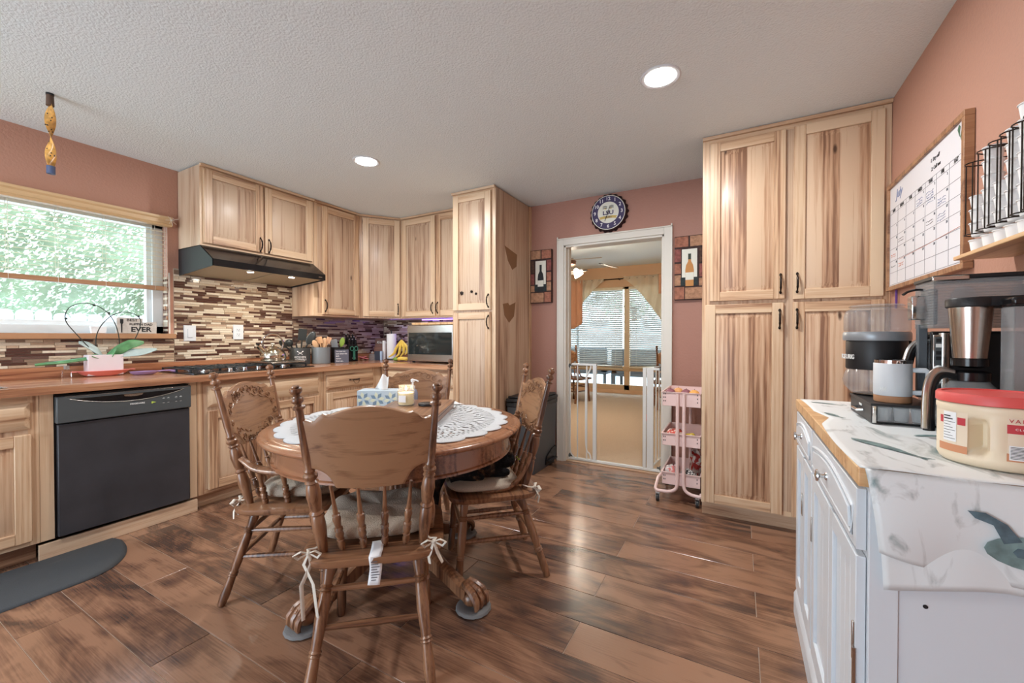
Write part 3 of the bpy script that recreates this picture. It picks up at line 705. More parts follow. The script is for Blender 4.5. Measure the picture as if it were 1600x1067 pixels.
# ================================================================= round table
TC = (-1.475, 1.515); TR = .603
t = thing('dining_table', 'round oak pedestal table with claw feet in the middle of the kitchen', 'table', (TC[0], TC[1], 0), math.radians(-6))
MB().lathe([(0, .724), (.56, .724), (.585, .728), (TR - .006, .734), (TR, .744), (TR - .004, .752), (TR - .016, .756), (TR - .028, .7545), (TR - .034, .758), (TR - .05, .760), (0, .760)], 96, M_OAKT, cap=False).build('tabletop', t, ang=60)
MB().lathe([(.50, .7235), (.545, .7235), (.545, .645), (.553, .640), (.553, .632), (.54, .628), (.50, .628), (.50, .7235)], 80, M_OAKT, cap=False).build('apron', t)
MB().box(-.5, .5, -.04, .04, .66, .723, M_OAKX).box(-.2, .2, -.2, .2, .60, .66, M_OAKX).build('support_beam', t)
col_ = MB(); col_.lathe([(.115, .13), (.125, .14), (.125, .155), (.10, .165)], 40, M_OAKZ); col_.lathe([(.098, .165), (.102, .40), (.098, .56)], 96, M_OAKZ, fl=(24, .06)); col_.lathe([(.10, .56), (.13, .575), (.13, .60)], 40, M_OAKZ); col_.lathe([(.06, .09), (.09, .10), (.115, .13)], 40, M_OAKZ)
col_.build('pedestal', t)
M_PAD = mk('grey felt pad', srgb(150, 150, 150), .98, bump=1, bscale=400)
for k in range(4):
    a = k * PI / 2; m = Matrix.Rotation(a, 4, 'Z')
    g = MB(); g.M = m
    P_ = [(.07, .235), (.11, .235), (.15, .205), (.20, .165), (.25, .135), (.30, .112), (.35, .092), (.41, .070), (.455, .062)]
    th = [.06, .056, .048, .040, .035, .032, .029, .027, .03]; wd = [.03, .034, .033, .031, .029, .027, .026, .028, .032]
    pts = [(x, 0, z) for x, z in P_]
    # tapered block leg with moulded edges
    vs = []; fs = []
    for i, (x, z) in enumerate(P_):
        a0 = Vector((P_[min(i + 1, 8)][0] - P_[max(i - 1, 0)][0], P_[min(i + 1, 8)][1] - P_[max(i - 1, 0)][1])).normalized(); n_ = Vector((-a0.y, a0.x))
        for s, q in ((-1, .8), (-1, -.8), (-.7, -1), (.7, -1), (1, -.8), (1, .8), (.7, 1), (.0, 1.12), (-.7, 1)):
            vs.append((x + n_.x * q * th[i], s * wd[i], z + n_.y * q * th[i]))
    for i in range(8):
        for j in range(9): fs.append((i * 9 + j, i * 9 + (j + 1) % 9, (i + 1) * 9 + (j + 1) % 9, (i + 1) * 9 + j))
    fs.append(tuple(range(9))); fs.append(tuple(72 + j for j in range(8, -1, -1)))
    g.add(vs, fs, M_OAKZ); lg = g.build('leg', t)
    f = MB(); f.M = m
    f.ball((.465, 0, .045), (.04, .036, .034), M_OAKZ, 16, 10)
    for s in (-1, 0, 1):
        y = s * .026; f.tube([(.44, y * .6, .105), (.47, y * .95, .098), (.50, y * 1.15, .085), (.522, y * 1.25, .062), (.526, y * 1.25, .038), (.518, y * 1.2, .018)], [.016, .0165, .017, .0155, .012, .006], 8, M_OAKZ)
        f.ball((.505, y * 1.15, .083), (.018, .013, .016), M_OAKZ, 10, 6)
    f.build('claw_foot', lg)
    p = MB(); p.M = m
    vs = []
    p.lathe([(.0, 0.0005), (.064, .0005), (.074, .008), (.070, .018), (.055, .022), (.03, .015), (.0, .014)], 36, M_PAD, (.48, 0, 0), cap=False, fl=(22, .05)); p.build('felt_pad', lg)

# ================================================================= pressed-back chairs
POST = [(0, .014), (.05, .017), (.16, .023), (.235, .020), (.245, .016), (.26, .022), (.275, .016), (.30, .020), (.37, .024), (.425, .020), (.438, .015), (.45, .022), (.462, .0155), (.478, .0225), (.492, .0225), (.502, .015), (.52, .018), (.535, .0135),
        (.60, .0155), (.78, .013), (.86, .0115), (.872, .0115), (.876, .019), (.888, .019), (.892, .010), (.902, .010), (.912, .0175), (.925, .0195), (.938, .016), (.945, .010), (.952, .010), (.962, .0165), (.974, .0195), (.987, .0175), (.990, .011), (.996, .012), (1, .009)]
LEG = [(0, .0145), (.02, .0165), (.12, .0195), (.30, .0165), (.31, .021), (.325, .016), (.335, .021), (.35, .016), (.55, .0215), (.74, .0185), (.75, .0145), (.76, .021), (.775, .0155), (.785, .022), (.80, .0155), (.90, .020), (1, .017)]
SPIN = [(0, .0095), (.04, .010), (.10, .0135), (.16, .010), (.17, .0135), (.18, .0095), (.25, .0145), (.31, .0105), (.32, .0145), (.335, .010), (.35, .0145), (.365, .010), (.45, .0125), (.50, .0145), (.55, .0095), (.56, .0135), (.575, .0085), (.80, .0062), (1, .0055)]


def chair_parts(t, arms=False, detail=True, carve=True, bw=.167, tw=.218):
    """local origin: on the floor below the middle of the back posts, facing +y"""
    SH = .437; TOP = 1.022; LEAN = .125
    X = .03 if arms else 0; bw += X; tw += X
    n = 12 if detail else 8
    # seat
    s = MB(); out = []
    for i in range(40):
        a = 2 * PI * i / 40; c_, s_ = math.cos(a), math.sin(a); f = lambda q, e: math.copysign(abs(q) ** e, q)
        x = (.243 + X) * f(c_, .36); y = .152 + .222 * f(s_, .42)
        if s_ > 0: x *= 1 + .02 * s_
        out.append((x, y))
    inn = [(x * .94, .155 + (y - .155) * .94) for x, y in out]
    N_ = 40; vs = [(x * .97, .155 + (y - .155) * .97, SH - .032) for x, y in out] + [(x, y, SH - .022) for x, y in out] + [(x, y, SH - .006) for x, y in out] + [(x, y, SH) for x, y in inn]
    fs = [tuple(range(N_ - 1, -1, -1)), tuple(range(3 * N_, 4 * N_))]
    for r in range(3):
        for i in range(N_): fs.append((r * N_ + i, r * N_ + (i + 1) % N_, (r + 1) * N_ + (i + 1) % N_, (r + 1) * N_ + i))
    s.add(vs, fs, M_OAKX); s.build('seat', t, ang=50)
    legs = {}
    for sx_ in (-1, 1):
        for nm, p0, p1 in (('r', (sx_ * (.195 + X), -.11, 0.002), (sx_ * (.145 + X), .02, SH - .03)), ('f', (sx_ * (.178 + X), .325, 0.002), (sx_ * (.155 + X), .29, SH - .03))):
            MB().turned(p0, p1, LEG, n, M_OAKZ).build('leg', t); legs[nm, sx_] = (Vector(p0), Vector(p1))
    at = lambda k, z: legs[k][0].lerp(legs[k][1], z / (SH - .03))
    ST = [(0, .008), (.15, .010), (.5, .0125), (.85, .010), (1, .008)]
    def stretch(a, b_): MB().turned(a, b_, ST, 8, M_OAKX).build('stretcher', t)
    for z in (.20, .31):
        stretch(at(('r', -1), z), at(('r', 1), z)); stretch(at(('r', -1), z), at(('f', -1), z)); stretch(at(('r', 1), z), at(('f', 1), z))
    stretch(at(('f', -1), .26), at(('f', 1), .26))
    for sx_ in (-1, 1): MB().turned((sx_ * bw, 0, SH - .004), (sx_ * tw, -LEAN, TOP), POST, n + 2, M_OAKZ).build('back_post', t)
    # back panel
    def topz(u):
        a = abs(u)
        if a < .62: return .955 - .030 * (a / .62) ** 2 * (1.5 - .5 * a / .62)
        if a < .72: q = (a - .62) / .10; return .925 + .007 * math.sin(q * PI)
        if a < .86: q = (a - .72) / .14; return .925 - .022 * (1 - math.cos(q * PI)) / 2
        q = (a - .86) / .14; return .903 + .010 * q
    def botz(u):
        a = abs(u)
        if a < .62: return .676 + .004 * (a / .62) ** 2
        q = (a - .62) / .38; return .680 + .068 * math.sqrt(max(0, 1 - (1 - q) ** 2))
    def S(u, z, off=0.0):
        k = (z - SH) / (TOP - SH); hw = bw + (tw - bw) * k - .006
        return Vector((u * hw, -LEAN * k - .026 * (1 - u * u) + off, z))
    nu = 44 if detail else 16
    g = MB()
    def pf(a, b_):
        u = a * 2 - 1; z = botz(u) + (topz(u) - botz(u)) * b_; return S(u, z)
    g.grid(pf, nu, 10 if detail else 4, M_OAKP); pan = g.build('back_panel', t, solid=.017, bevel=.0 if not detail else .002, ang=50)
    if carve and detail:
        cv = MB()
        def spiral(u0, z0_, r, d, ph, turns=1.6):
            pts = []; rr = []
            for i in range(22):
                q = i / 21; a = ph + d * q * turns * 2 * PI; rad = r * (1 - .86 * q)
                pts.append(S(u0 + math.cos(a) * rad / .2, z0_ + math.sin(a) * rad, .0105)); rr.append(.0026 - .0008 * q)
            cv.tube(pts, rr, 5, M_OAKP)
        def vine(u0, z0_, u1, z1_, amp):
            pts = [S(u0 + (u1 - u0) * i / 14, z0_ + (z1_ - z0_) * i / 14 + amp * math.sin(i * 1.35), .0105) for i in range(15)]
            cv.tube(pts, .0022, 5, M_OAKP)
        for s_ in (-1, 1):
            spiral(s_ * .12, .918, .017, s_, 0); spiral(s_ * .32, .905, .019, -s_, 1); spiral(s_ * .54, .893, .018, s_, 2); spiral(s_ * .74, .872, .015, -s_, 0); spiral(s_ * .86, .84, .016, s_, 1)
            spiral(s_ * .86, .79, .014, -s_, 2); spiral(s_ * .68, .745, .017, s_, 1); spiral(s_ * .47, .715, .019, -s_, 0); spiral(s_ * .25, .70, .017, s_, 3); spiral(s_ * .08, .695, .012, -s_, 1)
            vine(0, .935, s_ * .6, .912, .005); vine(s_ * .1, .893, s_ * .8, .855, .005); vine(s_ * .15, .722, s_ * .72, .765, .005); vine(s_ * .05, .680, s_ * .5, .690, .003)
        cv.build('carving', pan)
    for i in range(4):
        u = (-1 + 2 * i / 3) * .112 * (1 + X * 3); MB().turned((u * .95, .004, SH - .003), tuple(S(u * 1.12 / (bw + .01), .684)), SPIN, n - 2, M_OAKZ).build('spindle', t)
    if not arms:
        for sx_ in (-1, 1):
            k = .29; q = Vector((sx_ * (bw + .043 * k), -LEAN * k, SH + .565 * k))
            pts = [q + Vector((sx_ * .012, .01, .01)), q + Vector((sx_ * .02, .035, -.05)), Vector((sx_ * (bw + .028), .04, SH + .05)), Vector((sx_ * (bw + .03), .09, SH + .018)), Vector((sx_ * (bw + .024), .16, SH + .006)), Vector((sx_ * (bw + .014), .21, SH + .003))]
            cr_ = []
            for i in range(len(pts) - 1):
                a0 = pts[max(i - 1, 0)]; a1, a2 = pts[i], pts[i + 1]; a3 = pts[min(i + 2, len(pts) - 1)]
                for j in range(5): w = j / 5; cr_.append(.5 * ((2 * a1) + (a2 - a0) * w + (2 * a0 - 5 * a1 + 4 * a2 - a3) * w * w + (3 * a1 - a0 - 3 * a2 + a3) * w ** 3))
            cr_.append(pts[-1]); MB().tube(cr_, .0115, 8, M_OAKX).build('hip_brace', t)
    else:
        for sx_ in (-1, 1):
            k = .35; q = Vector((sx_ * (bw + .051 * k), -LEAN * k, SH + .585 * k))
            pts = [q + Vector((0, .010, .004)), q + Vector((sx_ * .018, .045, -.012)), q + Vector((sx_ * .036, .095, -.036)), Vector((sx_ * (bw + .066), .12, .597)), Vector((sx_ * (bw + .070), .19, .594)), Vector((sx_ * (bw + .068), .26, .594)), Vector((sx_ * (bw + .056), .315, .592))]
            cr_ = []
            for i in range(len(pts) - 1):
                a0 = pts[max(i - 1, 0)]; a1, a2 = pts[i], pts[i + 1]; a3 = pts[min(i + 2, len(pts) - 1)]
                for j in range(4): w = j / 4; cr_.append(.5 * ((2 * a1) + (a2 - a0) * w + (2 * a0 - 5 * a1 + 4 * a2 - a3) * w * w + (3 * a1 - a0 - 3 * a2 + a3) * w ** 3))
            cr_.append(pts[-1]); m_ = len(cr_)
            ar = MB().tube(cr_, [.014 + .014 * min(1, i / 12) for i in range(m_)], 10, M_OAKX, flat=.5).build('armrest', t)
            for y, r_ in ((.06, 1), (.155, 1.05), (.275, 1.4)):
                MB().turned((sx_ * (bw + .008), y + .01, SH - .004), (sx_ * (bw + .062), y + .01, .588), [(q_, rr * r_) for q_, rr in SPIN[:17]] + [(.8, .010 * r_), (.9, .013 * r_), (1, .009 * r_)], 10, M_OAKZ).build('arm_spindle', ar)


def chair(label, mid, face_deg, arms=False, carve=True, name='dining_chair', detail=True, group=None):
    t = thing(name, label, 'chair', (mid[0], mid[1], 0), math.radians(face_deg - 90), group)
    chair_parts(t, arms, detail, carve); return t


G_CH = 'oak pressed-back chairs round the kitchen table'
chA = chair('oak pressed-back chair in front, its plain back towards the viewer', (-1.121, 1.030), 130, group=G_CH)
chB = chair('oak pressed-back armchair on the dishwasher side of the table', (-2.010, 1.198), 34.4, arms=True, name='dining_armchair', group=G_CH)
chC = chair('oak pressed-back chair with the cat on it, by the trash can', (-1.032, 1.912), 223, group=G_CH)
chD = chair('oak pressed-back chair behind the table, in front of the microwave counter', (-1.842, 2.045), -56, group=G_CH)


def cushion(label, mid, face_deg, w=.205, tagged=False, bows=True, off=.02, hh=.043):
    t = thing('seat_cushion', label, 'cushion', (mid[0], mid[1], 0), math.radians(face_deg - 90), 'oatmeal tie-on chair cushions')
    b = MB(); nu, nv = 56, 20; vs = []; z0_ = .4385
    for j in range(nv + 1):
        tt = PI * j / nv; st, ct = math.sin(tt), math.cos(tt)
        for i in range(nu):
            a = 2 * PI * i / nu; f = lambda q, e: math.copysign(abs(q) ** e, q)
            x = w * f(math.cos(a), .5) * st ** .45; y = .165 + off + .178 * f(math.sin(a), .5) * st ** .45
            z = -f(ct, .8) * hh
            if z > -.01 and hh > .03:
                for dx, dy in ((-.07, .10), (.07, .10), (-.07, .25), (.07, .25)): z -= .028 * math.exp(-((x - dx) ** 2 + (y - dy - .0) ** 2) / .0012)
                z -= .012 * math.exp(-(x / .02) ** 2) + .010 * math.exp(-((y - .175) / .02) ** 2)
                z += .003 * math.sin(x * 60 + y * 41)
            vs.append((x, y, z0_ + hh + z))
    fs = []
    for j in range(nv):
        for i in range(nu): k = (i + 1) % nu; fs.append((j * nu + i, j * nu + k, (j + 1) * nu + k, (j + 1) * nu + i))
    b.add(vs, fs, M_CUSH); b.build('pad', t, ang=80)
    for s_ in (-1, 1):
        if not bows: continue
        q = Vector((s_ * (w - .012), -.008, .453)); d = MB()
        d.tube([q + Vector((-s_ * .02, .02, .004)), q, q + Vector((s_ * .02, -.012, .004)), q + Vector((s_ * .012, -.028, 0))], .005, 6, M_CORD, flat=.5)
        kn = q + Vector((s_ * .012, -.03, 0)); d.ball(kn, .009, M_CORD, 8, 6)
        for e in (-1, 1):
            d.tube([kn, kn + Vector((e * .022, -.012, .012)), kn + Vector((e * .042, -.014, .002)), kn + Vector((e * .030, -.012, -.012)), kn], [.004, .007, .008, .006, .004], 6, M_CORD, flat=.35)
            L_ = .16 if (tagged and s_ < 0) else .07
            d.tube([kn, kn + Vector((e * .012 * s_, -.014, -.03)), kn + Vector((e * .018, -.018, -L_ * .6)), kn + Vector((e * .022 + .008, -.012, -L_ * (1.35 if tagged and s_ < 0 else 1)))], [.004, .007, .007, .006], 6, M_CORD, flat=.3)
        d.build('tie', t)
    if tagged:
        g = MB(); pts = [(0.002, .01, .450), (.003, -.04, .444), (.0, -.067, .436), (.004, -.070, .40), (-.004, -.068, .34)]
        def tf_(u, v): i = min(int(v * 4), 3); w_ = v * 4 - i; p = Vector(pts[i]).lerp(Vector(pts[i + 1]), w_); return p + Vector(((u - .5) * .04 + .01, .004 * math.sin(v * 9 + u * 2), 0))
        g.grid(tf_, 4, 14, M_PAPER); tg = g.build('care_tag', t, solid=.0006)
        g = MB()
        for k in range(8): z = .418 - k * .009; g.box(-.002, .018 + .004 * (k % 3), -.0725 + .0004 * k, -.0718 + .0004 * k, z, z + .003, mk('grey print', srgb(120, 120, 124), .7) if k == 0 else g.mats[0])
        g.build('print', tg)
    return t


cushion('oatmeal cushion tied to the nearest chair, care tag hanging down', (-1.121, 1.030), 130, tagged=True, off=.03)
cushion('oatmeal cushion on the armchair seat', (-2.010, 1.198), 34.4, off=.03)
cuC = cushion('oatmeal cushion under the cat on the chair by the trash can', (-1.032, 1.912), 223, w=.215, off=.03, hh=.026)
cushion('oatmeal cushion on the chair behind the table', (-1.842, 2.045), -56, bows=False, off=.03)

# ---- the cat asleep on chair C, tail hanging down
M_CAT = bpy.data.materials.new('tortoiseshell fur'); M_CAT.use_nodes = True
_t = M_CAT.node_tree; _b = _t.nodes['Principled BSDF']; _n = _t.nodes.new('ShaderNodeTexNoise'); _r = _t.nodes.new('ShaderNodeValToRGB'); _c = _t.nodes.new('ShaderNodeTexCoord'); _n.inputs['Scale'].default_value = 9; _n.inputs['Detail'].default_value = 6; _n.inputs['Distortion'].default_value = 1.2
_t.links.new(_c.outputs['Object'], _n.inputs[0]); _t.links.new(_n.outputs[0], _r.inputs[0]); _e = _r.color_ramp.elements
_e[0].position = .5; _e[0].color = srgb(24, 23, 24); _e[1].position = .70; _e[1].color = srgb(168, 128, 92); _x = _e.new(.57); _x.color = srgb(60, 44, 36)
_t.links.new(_r.outputs[0], _b.inputs['Base Color']); _b.inputs['Roughness'].default_value = .9; _b.inputs['Specular IOR Level'].default_value = .15; _b.inputs['Sheen Weight'].default_value = .0
_n2 = _t.nodes.new('ShaderNodeTexNoise'); _n2.inputs['Scale'].default_value = 160; _bp = _t.nodes.new('ShaderNodeBump'); _bp.inputs['Strength'].default_value = .9; _bp.inputs['Distance'].default_value = .01
_t.links.new(_c.outputs['Object'], _n2.inputs[0]); _t.links.new(_n2.outputs[0], _bp.inputs['Height']); _t.links.new(_bp.outputs[0], _b.inputs['Normal'])


def skin(name, verts, edges, radii, m, parent=None, sub=2, root=0):
    me = bpy.data.meshes.new(name); me.from_pydata(verts, edges, []); me.materials.append(m)
    o = bpy.data.objects.new(name, me); col.objects.link(o)
    if parent: o.parent = parent
    s = o.modifiers.new('skin', 'SKIN'); s.use_smooth_shade = True
    for i, r in enumerate(radii):
        v = me.skin_vertices[0].data[i]; v.radius = r if isinstance(r, tuple) else (r, r); v.use_root = (i == root)
    d = o.modifiers.new('sub', 'SUBSURF'); d.levels = sub; d.render_levels = sub
    return o


ct = thing('cat', 'black and tan cat lying on the chair by the trash can, tail hanging', 'cat', (-1.032 - .035, 1.912 - .037 + .012, -.050), math.radians(223 - 90))
# local: chair frame, x across the seat (-x = the near side), y forward under the table
V = [(-.05, .28, .615), (-.065, .20, .61), (-.07, .13, .605), (-.075, .06, .60),
     (-.07, .01, .600), (-.075, -.022, .588),
     (-.13, .27, .575), (-.155, .20, .56), (-.16, .15, .555),
     (.06, .26, .57), (.09, .20, .56), (.08, .14, .555),
     (-.13, .10, .565), (-.15, .06, .56), (-.14, .02, .56),
     (.0, .09, .565), (.03, .05, .56), (.03, .01, .56),
     (-.09, .34, .575), (-.12, .375, .50), (-.13, .385, .42), (-.135, .39, .33), (-.12, .395, .25), (-.125, .40, .19)]
E_ = [(0, 1), (1, 2), (2, 3), (3, 4), (4, 5), (0, 6), (6, 7), (7, 8), (0, 9), (9, 10), (10, 11), (2, 12), (12, 13), (13, 14), (2, 15), (15, 16), (16, 17), (0, 18), (18, 19), (19, 20), (20, 21), (21, 22), (22, 23)]
R_ = [(.095, .085), (.10, .085), (.085, .075), .05, .045, .022, .045, .03, .02, .045, .03, .02, .03, .022, .02, .03, .022, .02, .03, .018, .016, .018, .018, .010]
skin('body', V, E_, R_, M_CAT, ct, root=1)
e = MB()
for s_ in (-1, 1):
    e.turned((-.07 + s_ * .022, .012, .636), (-.07 + s_ * .030, .012, .668), [(0, .018), (.5, .011), (1, .001)], 8, M_CAT)
e.build('ears', ct)
e = MB(); M_EYE = mk('cat eye', srgb(150, 160, 60), .1)
for s_ in (-1, 1): e.ball((-.075 + s_ * .018, -.036, .604), .006, M_EYE, 8, 6)
e.ball((-.076, -.046, .588), .005, M_INK, 8, 6); e.build('face', ct)

# ================================================================= things on the table
t = thing('lace_doily', 'round white crocheted doily covering the table', 'doily', (TC[0], TC[1], 0))
g = MB(); NR, NA = 30, 288
def dz(u, v):
    a = 2 * PI * u; r = .02 + .505 * v
    if v > .88: r += (v - .88) / .12 * .030 * abs(math.sin(a * 12)) ** .6 - (v - .88) / .12 * .012
    return (r * math.cos(a), r * math.sin(a), .7632 + .0012 * math.sin(a * 24) * v ** 3 + .0008 * math.sin(v * 50))
def sk_(i, j):
    if j >= NR - 3 or j < 2: return False
    ring = j % 6; p = (i // 2 + j // 3) % 3
    if ring in (0, 1, 2): return i % 3 == (j % 3)
    if ring == 4: return (i + 2 * (j // 6)) % 6 in (1, 2)
    return (i + j * 3) % 8 < 2
g.grid(dz, NA, NR, M_LACE, skip=sk_); g.build('lace', t, solid=.0022)
# wooden tray / box lid
rb = math.radians(117)
t = thing('wooden_box', 'flat dark-edged wooden box lying on the lace doily', 'box', (-1.489, 1.645, .7655), rb)
b = MB(); b.box(-.235, .235, -.165, .165, 0, .028, M_OAKX); b.box(-.24, .24, -.17, .17, .030, .044, M_OAKX); b.build('case', t, bevel=.004)
MB().box(-.237, .237, -.167, .167, .0265, .0315, mk('dark seam', srgb(50, 36, 32), .6)).build('seam', t)
BT = .8105
# tissue box
t = thing('tissue_box', 'pale blue patterned tissue box with a tissue pulled out', 'box', (-1.835, 1.735, .7665), math.radians(29))
M_TB = mk('pale blue card', srgb(178, 192, 202), .6); M_TB2 = mk('slate card print', srgb(112, 134, 154), .6); M_TB3 = mk('sage card print', srgb(206, 208, 184), .6)
MB().box(-.115, .115, -.058, .058, 0, .100, M_TB).build('carton', t, bevel=.002)
p = MB()
for cx_ in (-.08, 0, .08):
    for k in range(8):
        a = k * PI / 4 + .2; x, z = cx_, .05
        d_ = Vector((math.cos(a), math.sin(a))); n_ = Vector((-d_.y, d_.x)); q = Vector((cx_, .05))
        P4 = [q + d_ * .008, q + d_ * .026 + n_ * .011, q + d_ * .044, q + d_ * .026 - n_ * .011]
        P4 = [(max(-.113, min(.113, w_.x)), max(.002, min(.098, w_.y))) for w_ in P4]
        p.prism(P4, -.0588, -.058, M_TB2 if k % 2 else M_TB3, 'y')
for cy_ in (-.03, .03):
    for k in range(8):
        a = k * PI / 4; q = Vector((cy_, .05)); d_ = Vector((math.cos(a), math.sin(a))); n_ = Vector((-d_.y, d_.x)); p.prism([tuple(q + d_ * .006), tuple(q + d_ * .016 + n_ * .006), tuple(q + d_ * .026), tuple(q + d_ * .016 - n_ * .006)], .115, .1158, M_TB2 if k % 2 else M_TB3, 'x')
p.build('printed_pattern', t)
g = MB(); g.grid(lambda u, v: ((u - .5) * .075 * (1 - .45 * v) + .03 * v, .012 * math.sin(u * 7 + v * 3) * (1 - .3 * v), .096 + v * .085 + .010 * math.sin(u * 6)), 14, 12, M_PAPER); g.build('tissue', t, solid=.0008)
# hand sanitiser pump
t = thing('pump_bottle', 'small clear pump bottle with a white pump behind the candle', 'bottle', (-1.70, 1.86, .7665), .4)
MB().lathe([(.028, 0), (.03, .004), (.03, .075), (.024, .092), (.012, .100)], 20, mk('blue tinted plastic', srgb(150, 160, 186), .15, trans=.4)).build('bottle_body', t)
MB().lathe([(.013, .10), (.014, .102), (.014, .115), (.006, .118), (.005, .138), (.011, .14), (.012, .155), (.004, .158)], 16, M_PAPER).tube([(0, 0, .149), (.02, 0, .150), (.035, 0, .143)], .004, 8, M_PAPER).build('pump', t)
# candle jar on the box
t = thing('candle_jar', 'lit cream candle in a glass jar beside the tissue box', 'candle', (-1.56, 1.655, BT), .3)
MB().lathe([(.0, .004), (.038, .004), (.040, .012), (.040, .066), (.0, .068)], 24, mk('cream wax', srgb(250, 226, 170), .5, emit=.12), cap=False).build('wax', t)
MB().lathe([(0, 0), (.042, 0), (.045, .006), (.045, .078), (.038, .088), (.038, .104), (.041, .106)], 28, M_SMOKE, cap=False).build('jar', t)
MB().turned((0, 0, .066), (0, 0, .078), [(0, .001), (1, .001)], 6, M_INK).build('wick', t)
MB().lathe([(.001, .077), (.005, .083), (.0045, .09), (.0005, .103)], 10, mk('candle flame', (1, .72, .35), .5, emit=30)).build('flame', t)
MB().box(-.02, .02, -.0462, -.0452, .02, .055, M_PAPER).build('label', t)
area_light('candle_glow', (-1.56, 1.655, BT + .11), (0, 0, 0), .02, .25, (1, .7, .4))
tag(MB().lathe([(.04, 0), (.042, .002), (.042, .012), (.038, .014)], 24, M_BLACKM, (-1.455, 1.695, BT)).build('jar_lid'), 'round dark jar lid lying on the wooden box', 'lid')
tag(MB().grid(lambda u, v: (-1.62 + .05 * u + .12 * v, 1.97 + .06 * u, .770 + .022 * math.sin(PI * v) * math.sin(PI * u)), 8, 10, M_PAPER).build('napkin', solid=.001), 'crumpled white napkin behind the wooden box on the table', 'napkin')

# ================================================================= counter things (left run)
CT = .9155
t = thing('glass_bottle', 'tiny square clear glass bottle beside the pink dish', 'bottle', (-3.70, .915, CT), R90)
MB().box(-.022, .022, -.014, .014, 0, .048, M_GLASS).build('body', t, bevel=.004); MB().lathe([(.008, .049), (.008, .054)], 10, M_GLASS).box(-.011, .011, -.011, .011, .0545, .078, mk('clear stopper', srgb(220, 224, 224), .1, trans=.5)).build('stopper', t, bevel=.002)
t = thing('serving_dish', 'coral pink oval dish under the orchid pot', 'dish', (-3.685, 1.085, CT), R90)
M_CORAL = mk('coral melamine', srgb(240, 140, 132), .3)
mb = MB(); prof = [(.0, .001), (.08, .001), (.115, .015), (.14, .034), (.15, .036), (.15, .039), (.138, .037), (.11, .019), (.078, .006), (0, .006)]
mb.M = Matrix.Diagonal((.93, .50, 1, 1)); mb.lathe(prof, 36, M_CORAL, cap=False); mb.build('bowl', t, ang=60)
mb = MB()
for s_ in (-1, 1): mb.prism([(s_ * .135, -.03), (s_ * .155, -.02), (s_ * .155, .02), (s_ * .135, .03)], .034, .039, M_CORAL)
mb.build('handles', t, bevel=.001)
t = thing('orchid_plant', 'orchid with green leaves and heart-shaped wire in a pale pink square pot', 'plant', (-3.685, 1.085, CT + .0065), R90)
t.scale = (1.38, .95, 1.2)
M_POT = mk('pale pink ceramic', srgb(226, 214, 218), .4); M_LEAF = mk('orchid leaf', srgb(90, 140, 92), .3, var=.2, bscale=30); M_LEAF2 = mk('pale orchid leaf', srgb(168, 186, 184), .35, var=.1, bscale=30); M_WIRE = mk('dark green wire', srgb(42, 48, 40), .5)
pm = MB(); h_ = .112
for a, b_, c0, d0 in ((-.063, .063, -.042, -.036), (-.063, .063, .036, .042), (-.063, -.057, -.036, .036), (.057, .063, -.036, .036)): pm.box(a, b_, c0, d0, 0, h_, M_POT)
pm.box(-.057, .057, -.036, .036, 0, .008, M_POT); pm.build('pot', t, bevel=.003)
MB().box(-.056, .056, -.035, .035, .009, .098, mk('bark mix', srgb(92, 62, 42), .9, bump=1, bscale=120, var=.4)).build('soil', t)
def leaf(pts, w_, m_, tilt=0):
    pts = [Vector(p) for p in pts]; n_ = len(pts) - 1
    def f(u, v):
        i = min(int(v * n_), n_ - 1); w2_ = v * n_ - i; p = pts[i].lerp(pts[i + 1], w2_); d = (pts[i + 1] - pts[i]).normalized(); s_ = d.cross(Vector((0, math.cos(tilt), math.sin(tilt)))).normalized() if abs(d.y) < .95 else Vector((1, 0, 0))
        s_ = d.cross(Vector((0, 1, 0)).cross(d)).normalized() if False else Vector((0, math.cos(tilt), math.sin(tilt)))
        wd_ = w_ * math.sin(PI * min(.97, max(.06, v * .94 + .05))) ** .6
        return p + s_ * (u - .5) * 2 * wd_ + Vector((0, 0, abs(u - .5) * .02))
    return MB().grid(f, 4, 14, m_).build('leaf', t, solid=.0025, ang=70)
leaf([(0, 0, .08), (-.06, -.02, .085), (-.14, -.04, .072), (-.23, -.06, .066)], .014, M_LEAF, .5)
leaf([(0, 0, .08), (-.02, -.01, .12), (-.055, .0, .155), (-.085, .0, .172)], .022, M_LEAF2, 1.2)
leaf([(0, -.01, .08), (.04, -.02, .12), (.09, -.03, .158), (.145, -.03, .168)], .030, M_LEAF, 1.25)
leaf([(0, -.01, .08), (.06, -.03, .108), (.13, -.04, .112), (.195, -.04, .128)], .026, M_LEAF2, .9)
leaf([(0, .0, .08), (.02, -.03, .10), (.035, -.05, .135)], .018, M_LEAF, .9)
leaf([(0, .0, .08), (-.03, -.03, .095), (-.05, -.04, .10)], .018, M_LEAF, .6)
def heart(s_, x0, lean):
    P_ = []
    for i in range(30):
        a = i / 29
        # single loop of a heart: from the soil up and over and back
        ang_ = PI * (1.0 - 1.12 * a) if s_ > 0 else PI * (0.0 + 1.12 * a)
        P_.append((x0 + .09 * math.cos(ang_), lean, .30 + .10 * math.sin(ang_)))
    return P_
w1 = [(-.008, 0, .078), (-.055, .0, .15), (-.115, 0, .245), (-.145, 0, .30), (-.148, 0, .345), (-.13, 0, .385), (-.09, 0, .408), (-.04, 0, .405), (.005, 0, .375), (.04, 0, .32), (.06, 0, .25), (.066, 0, .18), (.062, 0, .078)]
